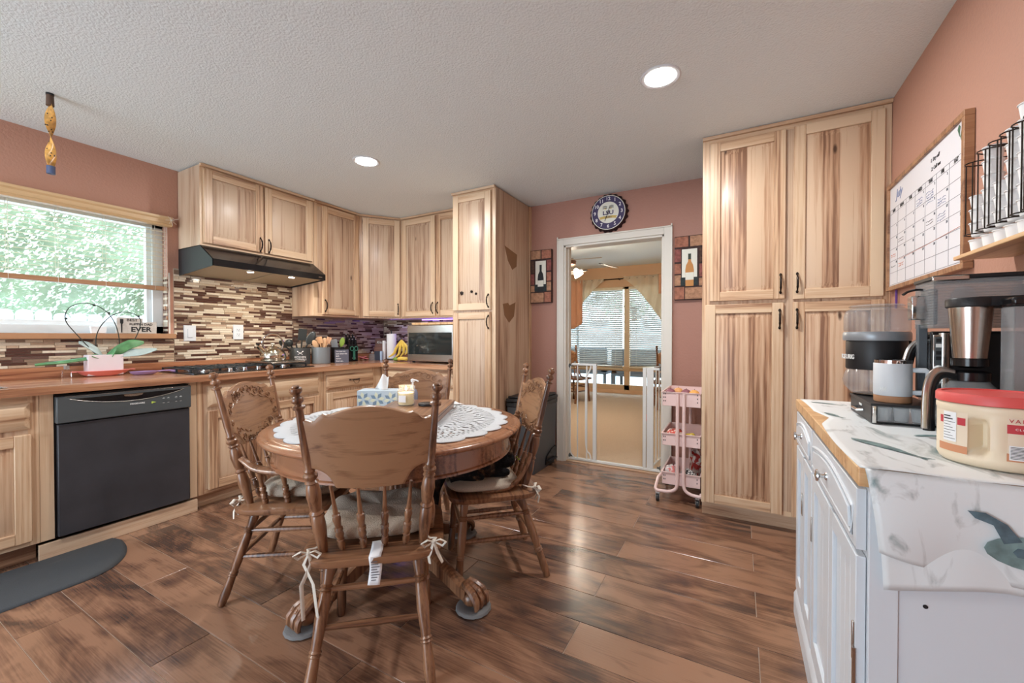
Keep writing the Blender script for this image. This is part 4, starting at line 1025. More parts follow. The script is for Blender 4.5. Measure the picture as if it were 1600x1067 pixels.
w2_ = [(-.022, .01, .078), (-.032, .01, .17), (-.028, .01, .23), (-.005, .01, .29), (.04, .01, .345), (.09, .01, .368), (.145, .01, .36), (.175, .01, .33), (.176, .01, .29), (.155, .01, .22), (.12, .01, .16), (.055, .01, .079)]
def smooth(P_, k=5):
    P_ = [Vector(p) for p in P_]; o_ = []
    for i in range(len(P_) - 1):
        a0 = P_[max(i - 1, 0)]; a1, a2 = P_[i], P_[i + 1]; a3 = P_[min(i + 2, len(P_) - 1)]
        for j in range(k): w = j / k; o_.append(.5 * ((2 * a1) + (a2 - a0) * w + (2 * a0 - 5 * a1 + 4 * a2 - a3) * w * w + (3 * a1 - a0 - 3 * a2 + a3) * w ** 3))
    o_.append(P_[-1]); return o_
w1 = [(x * .86, y, .078 + (z - .078) * .94) for x, y, z in w1]; w2_ = [(x * .80, y, .078 + (z - .078) * .94) for x, y, z in w2_]
mb = MB(); mb.tube(smooth(w1), .0021, 6, M_WIRE); mb.tube(smooth(w2_), .0021, 6, M_WIRE)
for p in ((-.126, 0, .305), (-.032, 0, .382), (.02, .004, .343), (.134, .01, .330)): mb.ball(p, .006, M_WIRE, 8, 5)
mb.build('wire_heart', t)
# sign on the sill
t = thing('sill_sign', 'grey cut-out wooden sign reading BEST FLIPPIN DAD EVER on the window sill', 'sign', (-3.778, 1.288, 1.1985), R90)
M_SG = mk('weathered grey board', srgb(196, 190, 182), .7, var=.06, bscale=40)
MB().prism([(-.112, 0), (.112, 0), (.112, .082), (.032, .082), (.032, .108), (-.105, .112), (-.112, .105)], -.010, .010, M_SG, 'y').build('board', t, bevel=.002)
for s_, sz, x, z, bo in (('BEST', .026, -.028, .093, .0004), ('FLIPPIN DAD', .022, .022, .064, .0004), ('EVER', .047, .022, .027, .0012)):
    text(s_, sz, M_INK, 'lettering', t, (x, -.0105, z), (PI / 2, 0, 0), bold=bo, sx=1.12 if s_ != 'FLIPPIN DAD' else 1.05)
MB().prism([(-.088, .006), (-.082, .006), (-.081, .065), (-.076, .075), (-.076, .10), (-.094, .10), (-.094, .075), (-.089, .065)], -.0112, -.0102, M_INK, 'y').build('spatula_motif', t)
tag(MB().prism([(-.035, 0), (.035, 0), (.042, .045), (-.042, .045)], -.012, .012, M_PAPER, 'y').build('white_dish', None, (-3.775, 1.085, 1.1985), (0, 0, R90), bevel=.002), 'small white trapezoid soap dish on the window sill', 'dish')
# purple spoon rest
t = thing('spoon_rest', 'purple plastic spoon rest left of the cooktop', 'spoon rest', (-3.56, 1.25, CT), R90 - .2)
M_PUR = mk('purple plastic', srgb(150, 122, 164), .35)
mb = MB(); mb.M = Matrix.Diagonal((1, .7, 1, 1)); mb.lathe([(0, .001), (.05, .001), (.068, .012), (.075, .024), (.072, .024), (.062, .012), (.046, .005), (0, .005)], 28, M_PUR, cap=False); mb.build('dish', t, ang=60)
MB().tube([(.06, 0, .018), (.10, 0, .022), (.135, 0, .022), (.155, 0, .016), (.175, 0, .014)], [.012, .010, .012, .02, .022], 10, M_PUR, flat=.5).build('handle', t)

# kettle
M_KET = mk('polished kettle steel', srgb(214, 206, 190), .14, 1)
t = thing('tea_kettle', 'polished steel tea kettle on the rear burner', 'kettle', (-3.60, 2.165, .9625), R90)
MB().lathe([(.085, 0), (.098, .004), (.103, .03), (.100, .06), (.085, .09), (.06, .108), (.045, .114)], 36, M_KET).build('body', t, ang=60)
MB().lathe([(.046, .113), (.047, .118), (.03, .128), (.012, .132), (.012, .138), (.02, .146), (.018, .156), (.004, .16)], 24, M_KET).build('lid', t)
MB().turned((-.075, 0, .075), (-.135, 0, .135), [(0, .026), (.5, .02), (1, .017)], 16, M_KET).tube([(-.12, 0, .145), (-.145, 0, .15)], [.01, .006], 8, M_BLACK).build('spout', t)
MB().tube(smooth([(-.075, 0, .10), (-.092, 0, .15), (-.075, 0, .205), (-.02, 0, .235), (.04, 0, .225), (.085, 0, .18), (.092, 0, .14), (.078, 0, .10)]), .009, 10, M_CHROME, flat=.7).build('handle', t)

def crock(name, label, loc, r, h, m, cat='canister', grp=None, rot=0):
    t = thing(name, label, cat, loc, rot, grp)
    MB().lathe([(r * .96, 0), (r, .004), (r, h), (r - .004, h), (r - .006, .01), (0, .01)], 32, m, cap=False).build('pot', t)
    MB().lathe([(0, 0.0005), (r * .96, .0005)], 32, m, cap=False).build('base', t); return t
M_CAN1 = mk('charcoal enamel', srgb(66, 68, 68), .4); M_CAN2 = mk('grey enamel', srgb(120, 126, 130), .35)
k1 = crock('utensil_crock', 'charcoal utensil crock with white crossed-utensils print', (-3.60, 2.42, CT), .088, .155, M_CAN1, 'crock', rot=math.radians(57))
text('KITCHEN', .022, M_PAPER, 'lettering', k1, (0, -.0895, .072), (PI / 2, 0, 0)); text('UTENSILS', .022, M_PAPER, 'lettering', k1, (.004, -.0895, .050), (PI / 2, 0, 0))
MB().tube([(-.02, -.0895, .095), (.02, -.0895, .122)], .002, 5, M_PAPER).tube([(.02, -.0895, .095), (-.02, -.0895, .122)], .002, 5, M_PAPER).ball((.022, -.0895, .124), (.005, .0015, .005), M_PAPER, 8, 5).ball((-.022, -.0895, .124), (.005, .0015, .005), M_PAPER, 8, 5).build('print', k1)
UX, UY = -3.60, 2.42
M_NYL = mk('black nylon', srgb(46, 50, 50), .3)
def utensil(name, label, base, tip, head, m, cat='utensil', hr=.03, flat=.25, grp='utensils standing in the crocks'):
    base = Vector(base); tip = Vector(tip); mb = MB(); mb.tube([base, base.lerp(tip, .6), tip], [.005, .006, .007], 8, m)
    d = (tip - base).normalized()
    t = thing(name, label, cat, (0, 0, 0), 0, grp); mb.build('handle', t)
    hb = MB(); side = d.cross(Vector((-.8, .6, 0))).normalized(); q = MB()
    cam_n = Vector((.85, -.5, 0))
    sd = d.cross(cam_n).normalized(); nn = sd.cross(d).normalized()
    R = Matrix((sd, nn, d)).transposed().to_4x4(); q.M = Matrix.Translation(tip) @ R
    if head == 'turner': q.box(-hr, hr, -.003, .003, 0, hr * 3, m)
    elif head == 'ladle': q.ball((0, -.01, hr * .8), (hr, hr * .8, hr), m, 16, 10)
    elif head == 'spoon': q.ball((0, 0, hr * 1.3), (hr * .8, .006, hr * 1.5), m, 16, 10)
    elif head == 'whisk':
        for k in range(6):
            a = k * PI / 6; q.tube([(0, 0, 0), (math.cos(a) * hr, math.sin(a) * hr, hr * 1.6), (0, 0, hr * 2.6), (-math.cos(a) * hr, -math.sin(a) * hr, hr * 1.6), (0, 0, 0)], .0012, 5, m)
    elif head == 'fork':
        q.box(-hr * .7, hr * .7, -.003, .003, 0, hr * 1.2, m)
        for k in range(4): q.box(-hr * .7 + k * hr * .4, -hr * .7 + k * hr * .4 + hr * .2, -.003, .003, hr * 1.2, hr * 2.4, m)
    q.build('head', t, bevel=.0015); return t
utensil('slotted_turner', 'black nylon turner leaning right in the charcoal crock', (UX, UY, .94), (UX, UY + .02, 1.14), 'turner', M_NYL, hr=.036)
utensil('ladle', 'black nylon ladle at the left of the charcoal crock', (UX, UY + .02, .94), (UX - .02, UY - .075, 1.09), 'ladle', M_NYL, hr=.036)
utensil('serving_spoon', 'large black nylon spoon leaning far right in the charcoal crock', (UX + .01, UY - .03, .94), (UX + .03, UY + .06, 1.11), 'spoon', M_NYL, hr=.046)
utensil('pasta_fork', 'black nylon pasta fork at the far left of the charcoal crock', (UX, UY + .03, .94), (UX - .02, UY - .12, 1.08), 'spoon', M_NYL, hr=.03)
utensil('balloon_whisk', 'black wire whisk in the middle of the charcoal crock', (UX - .01, UY, .94), (UX - .01, UY - .03, 1.10), 'whisk', M_NYL, hr=.03)
k2 = crock('utensil_crock', 'lighter grey crock full of wooden spoons', (-3.545, 2.60, CT), .084, .158, M_CAN2, 'crock')
M_WS = wood('spoon beech', (srgb(222, 180, 138), srgb(204, 154, 112), srgb(160, 110, 76)), 'z', 0, streak=.2)
UX, UY = -3.545, 2.60
for i, (dy, h_, hd, hr) in enumerate(((-.055, .15, 'spoon', .03), (-.02, .19, 'turner', .022), (.015, .155, 'spoon', .032), (.055, .19, 'turner', .022), (.0, .17, 'spoon', .028))):
    utensil('wooden_spoon' if hd == 'spoon' else 'wooden_spatula', ['wooden spoon at the left of the grey crock', 'flat wooden spatula standing tall in the grey crock', 'broad wooden spoon in the middle of the grey crock', 'pale wooden spatula at the right of the grey crock', 'wooden spoon at the back of the grey crock'][i],
            (UX + (.02 if i < 4 else -.02), UY - dy * .4, .94), (UX + (.02 if i < 4 else -.04), UY + dy, .92 + h_), hd, M_WS, hr=hr)
k3 = crock('storage_canister', 'tall black canister behind the small chalkboard sign', (-3.56, 2.80, CT), .066, .155, M_BLACKM)
UX, UY = -3.56, 2.80
M_GRN = mk('green silicone', srgb(140, 170, 70), .5); M_GRS = mk('grey silicone', srgb(150, 156, 160), .5)
utensil('silicone_spatula', 'lime green silicone spatula above the chalkboard sign', (UX, UY, .94), (UX + .01, UY + .035, 1.08), 'spoon', M_GRN, hr=.032)
utensil('silicone_spatula', 'grey silicone spatula left of the lime green one', (UX, UY, .94), (UX + .01, UY - .035, 1.06), 'turner', M_GRS, hr=.03)
t = thing('chalkboard_sign', 'small slate sign with white handwritten kitchen note', 'sign', (-3.455, 2.765, CT), R90 - .35)
MB().box(-.066, .066, -.009, .009, 0, .13, mk('slate grey board', srgb(96, 98, 112), .6)).build('board', t, bevel=.001)
for k, s_ in enumerate(('You must not', 'want dinner that', 'BAD', 'Full fast', 'Don\'t use...')):
    text(s_, .019, M_PAPER, 'lettering', t, (-.058, -.0095, .115 - k * .024), (PI / 2, 0, 0), align='LEFT', sx=.85)
# knife block
t = thing('knife_block', 'black knife block with steel-capped knives and green scissors', 'knife block', (-3.60, 3.00, CT), R90)
MB().prism([(-.06, 0), (.06, 0), (.07, .14), (-.05, .18)], -.05, .05, M_BLACK, 'x').build('block', t, bevel=.006)
t.rotation_euler.z = R90 - .3
for i in range(3):
    for j in range(3):
        x = -.034 + j * .034; y = -.035 + i * .04; z0_ = .14 + i * .018
        mb = MB(); mb.box(x - .008, x + .008, y - .008, y + .006, z0_, z0_ + .085 + .01 * i, M_BLACK); mb.ball((x, y - .001, z0_ + .092 + .01 * i), (.009, .009, .008), M_CHROME, 10, 6); mb.build('knife_handle', t, bevel=.002)
M_SC = mk('dark green plastic', srgb(52, 110, 92), .35)
mb = MB()
for s_ in (-1, 1): mb.tube([(s_ * .022 + .018 * math.cos(a * PI / 6), -.075, .135 + .022 * math.sin(a * PI / 6)) for a in range(12)], .005, 6, M_SC, closed=True)
mb.box(-.012, .012, -.078, -.072, .02, .115, M_SC); mb.build('scissors', t)
MB().ball((0, -.068, .035), (.02, .003, .008), M_STEEL, 14, 6).build('badge', t)
# back-corner items
t = thing('flower_cluster', 'small pink artificial flowers beside the knife block', 'flowers', (-3.58, 3.14, CT))
M_PF = mk('dusty pink petals', srgb(206, 122, 126), .8)
for k in range(9):
    a = k * 2.4; r = .012 + .004 * k; c_ = (math.cos(a) * r, math.sin(a) * r, .022 + .007 * (k % 4)); mb = MB()
    for j in range(5): b_ = j * 2 * PI / 5; mb.ball((c_[0] + math.cos(b_) * .009, c_[1] + math.sin(b_) * .009, c_[2]), (.009, .009, .006), M_PF, 8, 5)
    mb.build('blossom', t)
MB().lathe([(.03, 0), (.034, .004), (.03, .018), (0, .018)], 16, M_OAKX).build('base', t)
t = thing('glass_jar', 'small glass jar with a steel lid on the corner of the counter', 'jar', (-3.55, 3.25, CT))
MB().lathe([(0, 0), (.04, 0), (.044, .006), (.044, .06), (.034, .072)], 24, M_SMOKE, cap=False).build('jar', t); MB().lathe([(.036, .072), (.037, .074), (.037, .09), (.012, .094), (.012, .10), (.0, .102)], 20, M_STEEL).build('lid', t)
t = thing('wooden_crate', 'brown wooden box sign standing against the corner backsplash', 'box', (-3.57, 3.42, CT), math.radians(35))
M_RED = wood('reddish stained wood', (srgb(136, 92, 78), srgb(112, 72, 60), srgb(80, 50, 44)), 'x', 0, rough=.6)
MB().box(-.10, .10, -.01, .05, 0, .14, M_RED).box(-.09, .09, .0, .045, .14, .24, M_RED).build('case', t, bevel=.002)
text('Kitchen', .04, M_PAPER, 'lettering', t, (-.01, -.001, .195), (PI / 2, 0, 0), shear=.3)
tag(MB().box(-.012, .012, -.012, .012, 0, .215, M_PAPER).build('white_candle', None, (-3.478, 3.345, CT), bevel=.002), 'slim white taper standing beside the brown box sign', 'candle')
tag(MB().box(-.03, .03, -.02, .02, 0, .10, mk('navy carton', srgb(40, 44, 60), .6)).box(.031, .05, -.02, .02, 0, .10, mk('pale blue carton', srgb(170, 190, 214), .6)).build('small_carton', None, (-3.50, 3.27, CT), (0, 0, .6), bevel=.001), 'small navy and pale blue carton in front of the brown box sign', 'carton')
t = thing('paper_towel_roll', 'white paper towel roll on a dark upright holder', 'paper towel', (-3.44, 3.42, CT))
MB().lathe([(.07, 0), (.072, .003), (.068, .012), (0, .013)], 24, M_BLACKM).turned((0, 0, .012), (0, 0, .33), [(0, .006), (1, .006)], 8, M_BLACKM).build('holder', t)
MB().lathe([(.018, .014), (.052, .014), (.053, .018), (.053, .288), (.052, .292), (.018, .292)], 32, M_PAPER).build('roll', t)
t = thing('banana_stand', 'black wire banana stand beside the microwave', 'stand', (-3.20, 3.40, CT), math.radians(-60))
MB().lathe([(.065, 0), (.068, .004), (.06, .009), (0, .01)], 24, M_BLACKM).tube(smooth([(0, .05, .008), (0, .06, .12), (0, .055, .24), (0, .02, .285), (0, -.02, .27), (0, -.03, .245)]), .006, 8, M_BLACKM).build('hook', t)
M_BAN = mk('banana peel', srgb(232, 196, 92), .45, var=.08, bscale=20); M_BT = mk('banana stem', srgb(96, 84, 48), .7)
for k, (dx, dz, sc) in enumerate(((-.075, 0, 1), (-.028, .01, 1.05), (.018, .005, .95), (.055, .02, .85))):
    base = Vector((-3.19, 3.32, 1.145)); d_ = Vector((.80, .35, 0)) * dx
    pts = smooth([base, base + d_ * .3 + Vector((.004, 0, -.03)), base + d_ + Vector((.02, -.01, -.09 * sc)), base + d_ * 1.3 + Vector((.01, -.01, -.15 * sc)), base + d_ * 1.6 + Vector((-.03, -.02, -.19 * sc))], 4)
    n_ = len(pts); rr = [.006 if i < 3 else .0155 * math.sin(PI * min(.93, max(.16, i / (n_ - 1)))) ** .5 for i in range(n_)]
    b_ = thing('banana', ['banana at the left of the bunch', 'second banana from the left in the bunch', 'third banana from the left in the bunch', 'banana at the right of the bunch nearest the microwave'][k], 'banana', group='bananas hanging on the stand')
    MB().tube(pts, rr, 6, M_BAN).build('peel', b_, ang=50); MB().ball(pts[-1], .006, M_BT, 8, 5).tube([pts[0] + Vector((0, 0, .012)), pts[0], pts[1]], .0062, 6, M_BT).build('stem', b_)
tag(MB().tube(smooth([(-3.15, 3.235, CT + .022), (-3.115, 3.22, CT + .030), (-3.07, 3.23, CT + .030), (-3.04, 3.26, CT + .022)]), [.006] + [.02] * 13 + [.014, .006], 7, M_BAN).build('banana'), 'single banana lying on the counter beside the microwave', 'banana')
tag(MB().ball((-3.20, 3.24, CT + .021), (.035, .022, .020), mk('lime skin', srgb(120, 150, 60), .4)).build('lime'), 'green lime under the hanging bananas', 'fruit')
# microwave
t = thing('microwave_oven', 'stainless microwave with dark glass door on the far counter', 'microwave', (-2.93, 3.13, CT))
mw, mh = .67, .375
MB().box(0, mw, .02, .42, .012, mh, M_BLACKM).build('case', t, bevel=.004)
MB().box(.0, mw - .10, 0, .02, .018, mh - .004, M_STEEL).build('door', t, bevel=.004)
wd = MB().box(.018, mw - .115, -.002, 0, .085, mh - .075, mk('dark oven glass', srgb(36, 42, 42), .06, spec=.8)).build('window', t, bevel=.001)
MB().box(mw - .097, mw, 0, .02, .018, mh - .004, M_STEEL).box(mw - .092, mw - .008, -.002, 0, .085, mh - .075, M_BLACK).build('control_panel', t)
b = MB()
for i in range(6):
    for j in range(3): b.box(mw - .083 + j * .026, mw - .068 + j * .026, -.0035, -.002, .10 + i * .026, .115 + i * .026, M_GREYB)
b.build('keypad', t)
f = MB()
for x in (.04, mw - .04):
    for y in (.05, .38): f.lathe([(.015, 0), (.015, .012)], 10, M_BLACKM, (x, y, 0))
f.build('feet', t)
tag(MB().box(-2.90, -2.28, 3.16, 3.5, CT + mh + .001, CT + mh + .025, M_MAPLE).build('cutting_board', bevel=.004), 'pale wooden cutting board lying on top of the microwave', 'cutting board')
# LED strip under the far wall cabinets, violet
M_VIO = mk('violet led strip', (.35, .2, 1), .5, emit=6)
tag(MB().box(-3.15, -2.27, 3.60, 3.61, 1.362, 1.368, M_VIO).build('led_strip'), 'violet LED strip under the far wall cabinets', 'light strip')
area_light('led_strip_glow', (-3.1, 3.55, 1.36), (math.radians(-20), 0, 0), 1.0, .9, (.35, .22, 1), .02, 'RECTANGLE')

# ================================================================= floor mat
t = MB(); pts = []
for i in range(13): a = -PI / 2 + PI / 2 * i / 12; pts.append((-2.995 + .235 * math.sin(a + PI / 2) ** .9 if False else 0, 0))
out = [(-3.165, -.4), (-3.165, .975)]
for i in range(1, 17):
    a = i / 16 * PI / 2; out.append((-3.165 + .425 * math.sin(a) ** .95, .70 + .285 * math.cos(a) ** .85 if a < PI / 2 - .01 else .70))
out.append((-2.74, -.4))
M_MAT = mk('charcoal foam mat', srgb(66, 70, 74), .75, bump=.25, bscale=300, var=.08)
m_ = MB(); N_ = len(out); c_ = Vector((-3.0, .2))
inn = [((x - c_.x) * .95 + c_.x, (y - c_.y) * .975 + c_.y) for x, y in out]
m_.add([(x, y, .001) for x, y in out] + [(x, y, .004) for x, y in out] + [(x, y, .017) for x, y in inn], [tuple(range(N_ - 1, -1, -1)), tuple(range(2 * N_, 3 * N_))] + [(r * N_ + i, r * N_ + (i + 1) % N_, (r + 1) * N_ + (i + 1) % N_, (r + 1) * N_ + i) for r in range(2) for i in range(N_)], M_MAT)
tag(m_.build('floor_mat', ang=60), 'charcoal cushioned floor mat with a rounded end below the dishwasher', 'mat')

# ================================================================= far wall: clock, pictures
t = thing('wall_clock', 'round bottle-cap clock with purple number ring above the doorway', 'clock', (-1.02, FY, 2.272))
M_RIM = mk('dark bottle cap rim', srgb(52, 32, 36), .4, .3); M_PURP = mk('clock purple', srgb(64, 54, 92), .45); M_CREAM = mk('clock cream', srgb(226, 226, 214), .5); M_GOLD = mk('clock gold', srgb(204, 176, 96), .5)
mb = MB(); vs = []; n_ = 168
for (r0, y, amp) in ((.168, -.002, .006), (.162, -.030, .005), (.150, -.040, 0)):
    for i in range(n_): a = 2 * PI * i / n_; r = r0 + amp * math.cos(a * 21); vs.append((r * math.cos(a), y, r * math.sin(a)))
fs = [(j * n_ + i, j * n_ + (i + 1) % n_, (j + 1) * n_ + (i + 1) % n_, (j + 1) * n_ + i) for j in range(2) for i in range(n_)]; fs.append(tuple(2 * n_ + i for i in range(n_)))
mb.add(vs, fs, M_RIM); mb.build('rim', t, ang=50)
f = MB(); f.turned((0, -.0402, 0), (0, -.0415, 0), [(0, .150), (1, .150)], 64, M_CREAM); f.turned((0, -.0416, 0), (0, -.0422, 0), [(0, .145), (1, .145)], 64, M_PURP); f.turned((0, -.0423, 0), (0, -.0429, 0), [(0, .094), (1, .094)], 64, M_CREAM); dial = f.build('dial', t)
for k in range(12):
    a = PI / 2 - (k + 1) * PI / 6; text(str(k + 1), .042, M_PAPER, 'numeral', dial, (.120 * math.cos(a), -.0424, .120 * math.sin(a)), (PI / 2, 0, 0), bold=.0006)
text('LSU', .048, M_PURP, 'lettering', dial, (0, -.0432, -.004), (PI / 2, 0, 0), bold=.0014, sx=1.25)
g = MB(); g.prism([(-.082, -.036), (-.04, -.030), (.04, -.030), (.082, -.036), (.070, -.048), (.082, -.058), (.04, -.052), (-.04, -.052), (-.082, -.058), (-.070, -.048)], -.0434, -.0430, M_GOLD, 'y'); g.build('ribbon', dial)
text('TIGERS', .020, M_PURP, 'lettering', dial, (0, -.0436, -.041), (PI / 2, 0, 0), bold=.0002)
e = MB()
for s_ in (-1, 1):
    for k in range(3): e.tube([(s_ * .008, -.0436, .034 + k * .009), (s_ * .028, -.0436, .042 + k * .008), (s_ * .048, -.0436, .036 + k * .010)], .0022, 5, M_INK)
    e.ball((s_ * .024, -.0434, .034), (.010, .001, .004), M_GOLD, 10, 5)
e.build('emblem', dial)
h = MB(); h.tube([(0, -.047, 0), (-.028, -.047, -.072)], .0022, 6, M_INK); h.tube([(0, -.0455, 0), (.012, -.0455, .045)], .0028, 6, M_INK); h.ball((0, -.047, 0), .005, M_INK, 10, 6); h.build('hands', t)
M_TILES = [mk('stone print rust', srgb(158, 104, 84), .8, var=.25, bscale=45), mk('stone print tan', srgb(172, 130, 102), .8, var=.22, bscale=45), mk('stone print dusky red', srgb(136, 80, 74), .8, var=.25, bscale=45), mk('stone print dark', srgb(84, 60, 50), .8, var=.3, bscale=60)]
M_CV = mk('canvas dark ground', srgb(62, 44, 42), .8, var=.2, bscale=30); M_DK = mk('slate print', srgb(46, 54, 56), .8, var=.2, bscale=60)


def picture(label, x0, x1, z0, z1, bcol, cap, mirror):
    t = thing('canvas_picture', label, 'picture', ((x0 + x1) / 2, FY - .002, (z0 + z1) / 2))
    w_, h_ = (x1 - x0) / 2, (z1 - z0) / 2
    MB().box(-w_, w_, -.035, 0, -h_, h_, M_CV).build('canvas', t, bevel=.003)
    st = [(-.98, -.02, .66, .98, 1), (.08, .98, .66, .98, 0), (-.98, -.62, .15, .60, 3), (-.98, -.62, -.30, .10, 2), (.56, .98, .20, .60, 2), (.56, .98, -.18, .14, 0), (.56, .98, -.55, -.22, 1), (-.98, -.60, -.58, -.34, 1), (-.98, .28, -.98, -.62, 1), (.34, .98, -.98, -.60, 0)]
    for a, b_, c0, d0, k in st:
        if mirror: a, b_ = -b_, -a
        m_ = MB(); m_.box(a * w_, b_ * w_, -.037, -.035, c0 * h_, d0 * h_, M_TILES[k]); m_.build('painted_stone', t, bevel=.0009)
    a = MB(); a.box(-.5 * w_, .48 * w_, -.0385, -.035, -.30 * h_, .58 * h_, M_CREAM); a.box(-.58 * w_, .54 * w_, -.0387, -.035, -.56 * h_, -.30 * h_, M_DK); a.build('painted_label_panel', t)
    b_ = MB(); s_ = h_ / .26
    P_ = [(-.030, -.15), (.030, -.15), (.032, -.02), (.026, .02), (.011, .05), (.010, .10), (-.010, .10), (-.011, .05), (-.026, .02), (-.032, -.02)]
    b_.prism([(x * s_, z * s_) for x, z in P_], -.0402, -.0386, bcol, 'y'); b_.box(-.011 * s_, .011 * s_, -.041, -.0386, .065 * s_, .112 * s_, cap); b_.box(-.0305 * s_, .0305 * s_, -.0408, -.0402, -.10 * s_, -.04 * s_, M_CREAM); b_.build('painted_bottle', t)


M_BOT1 = mk('painted dark bottle', srgb(40, 42, 44), .7); M_BOT2 = mk('painted amber bottle', srgb(196, 138, 80), .7); M_CAP2 = mk('painted green cap', srgb(58, 66, 56), .7)
picture('stone-patterned canvas with a dark wine bottle left of the doorway', -1.785, -1.565, 1.50, 2.01, M_BOT1, M_BOT1, False)
picture('stone-patterned canvas with an amber bottle right of the doorway', -.470, -.238, 1.475, 1.992, M_BOT2, M_CAP2, True)

# ================================================================= trash can
t = thing('trash_can', 'tall dark grey step trash can between pantry and doorway', 'trash can', (-1.505, 3.135, 0), R90)
# local x -> world y 0...43 ; y negative -> +x world; y positive -> -x world (0..0.27)
M_TC = mk('dark grey plastic bin', srgb(74, 78, 82), .42); M_BAG = mk('black bin liner', srgb(40, 42, 44), .3, bump=.5, bscale=40)
b = MB(); pts0 = [(.02, .012), (.44, .012), (.45, .02), (.45, .25), (.44, .26), (.02, .26), (.01, .25), (.01, .02)]; pts1 = [(.0, -.005), (.46, -.005), (.47, .005), (.47, .265), (.46, .275), (.0, .275), (-.01, .265), (-.01, .005)]
n_ = 8; b.add([(x, y, .0) for x, y in pts0] + [(x, y, .60) for x, y in pts1], [tuple(range(7, -1, -1)), tuple(range(8, 16))] + [(i, (i + 1) % 8, 8 + (i + 1) % 8, 8 + i) for i in range(8)], M_TC); b.build('bin', t, bevel=.006)
b = MB(); b.box(-.012, .472, -.009, .277, .56, .60, M_BAG); b.build('liner_edge', t, bevel=.008)
b = MB(); b.box(-.016, .476, -.012, .28, .602, .635, M_BLACKM); b.box(.0, .46, .0, .268, .635, .655, M_BLACKM); b.build('lid', t, bevel=.012)
b = MB(); b.prism([(.22, .03), (.44, .03), (.44, .16), (.36, .15), (.24, .10)], -.004, .012, M_BLACK, 'y'); b.build('pedal_recess', t)
MB().box(.26, .42, -.03, .0, .05, .062, M_BLACKM).build('pedal', t, bevel=.004)

# ================================================================= pink utility cart
t = thing('utility_cart', 'pale pink three-tier rolling cart between doorway and wide pantry', 'cart', (0, 0, 0))
cx0, cx1, cy0, cy1 = -.478, -.228, 3.09, 3.50
def basket(z0, z1):
    b = MB(); th = .003; o_ = .008
    b.box(cx0, cx1, cy0, cy1, z0, z0 + th, M_PINK)
    for a in ((cx0, cx0 + th, cy0, cy1), (cx1 - th, cx1, cy0, cy1), (cx0, cx1, cy0, cy0 + th), (cx0, cx1, cy1 - th, cy1)): b.box(*a, z0, z1, M_PINK)
    b.box(cx0 - o_, cx1 + .004, cy0 - o_, cy0 + .004, z1 - .004, z1, M_PINK); b.box(cx0 - o_, cx1 + .004, cy1 - .004, cy1 + o_, z1 - .004, z1, M_PINK); b.box(cx0 - o_, cx0 + .004, cy0, cy1, z1 - .004, z1, M_PINK); b.box(cx1 - .004, cx1 + .004, cy0, cy1, z1 - .004, z1, M_PINK)
    o = b.build('basket', t, bevel=.0012)
    h = MB()
    for k in range(3):
        zz = z0 + .03 + k * .025
        if zz < z1 - .015: h.box(cx0 + .008, cx0 + .013, cy0 - .0012, cy0, zz, zz + .01, M_INK); h.box(cx0 + .018, cx0 + .023, cy0 - .0012, cy0, zz, zz + .01, M_INK); h.box(cx1 - .023, cx1 - .018, cy0 - .0012, cy0, zz, zz + .01, M_INK)
    h.build('slots', o)
basket(.685, .785); basket(.405, .492); basket(.128, .216)
for cy_ in (cy0 - .014, cy1 + .014):
    for s_, xx in ((-1, -.375), (1, -.333)):
        yo = -.0 if cy_ < 3.3 else 0
        P_ = [(xx, cy_, .775), (xx, cy_, .5), (xx, cy_, .25), (xx, cy_, .15), (xx + s_ * .012, cy_, .105), (xx + s_ * .05, cy_, .083), (xx + s_ * .10, cy_, .078), (xx + s_ * .135 if s_ < 0 else -.225, cy_, .078), (xx + s_ * .15 if s_ < 0 else -.222, cy_ + (.02 if cy_ < 3.3 else -.02), .088)]
        MB().tube(smooth(P_, 4), .0115, 10, M_PINK).build('frame_tube', t)
MB().tube([(-.524, cy0 + .005, .088), (-.524, cy0 + .12, .13), (-.50, cy0 + .2, .15)], .0105, 8, M_PINK).tube([(-.524, cy1 - .005, .088), (-.524, cy1 - .12, .13), (-.50, cy1 - .2, .15)], .0105, 8, M_PINK).build('frame_tube', t)
for x, y in ((-.505, cy0 - .01), (-.505, cy1 + .01), (-.245, cy0 - .01), (-.245, cy1 + .01)):
    w = MB(); w.turned((x - .010, y, .026), (x + .010, y, .026), [(0, .02), (.1, .0255), (.9, .0255), (1, .02)], 18, M_BLACKM); w.turned((x - .0115, y, .026), (x + .0115, y, .026), [(0, .011), (1, .011)], 12, M_STEEL)
    w.box(x - .014, x - .0118, y - .012, y + .012, .02, .06, M_STEEL); w.box(x + .0118, x + .014, y - .012, y + .012, .02, .06, M_STEEL); w.box(x - .014, x + .014, y - .012, y + .012, .058, .075, M_STEEL); w.build('caster', t)


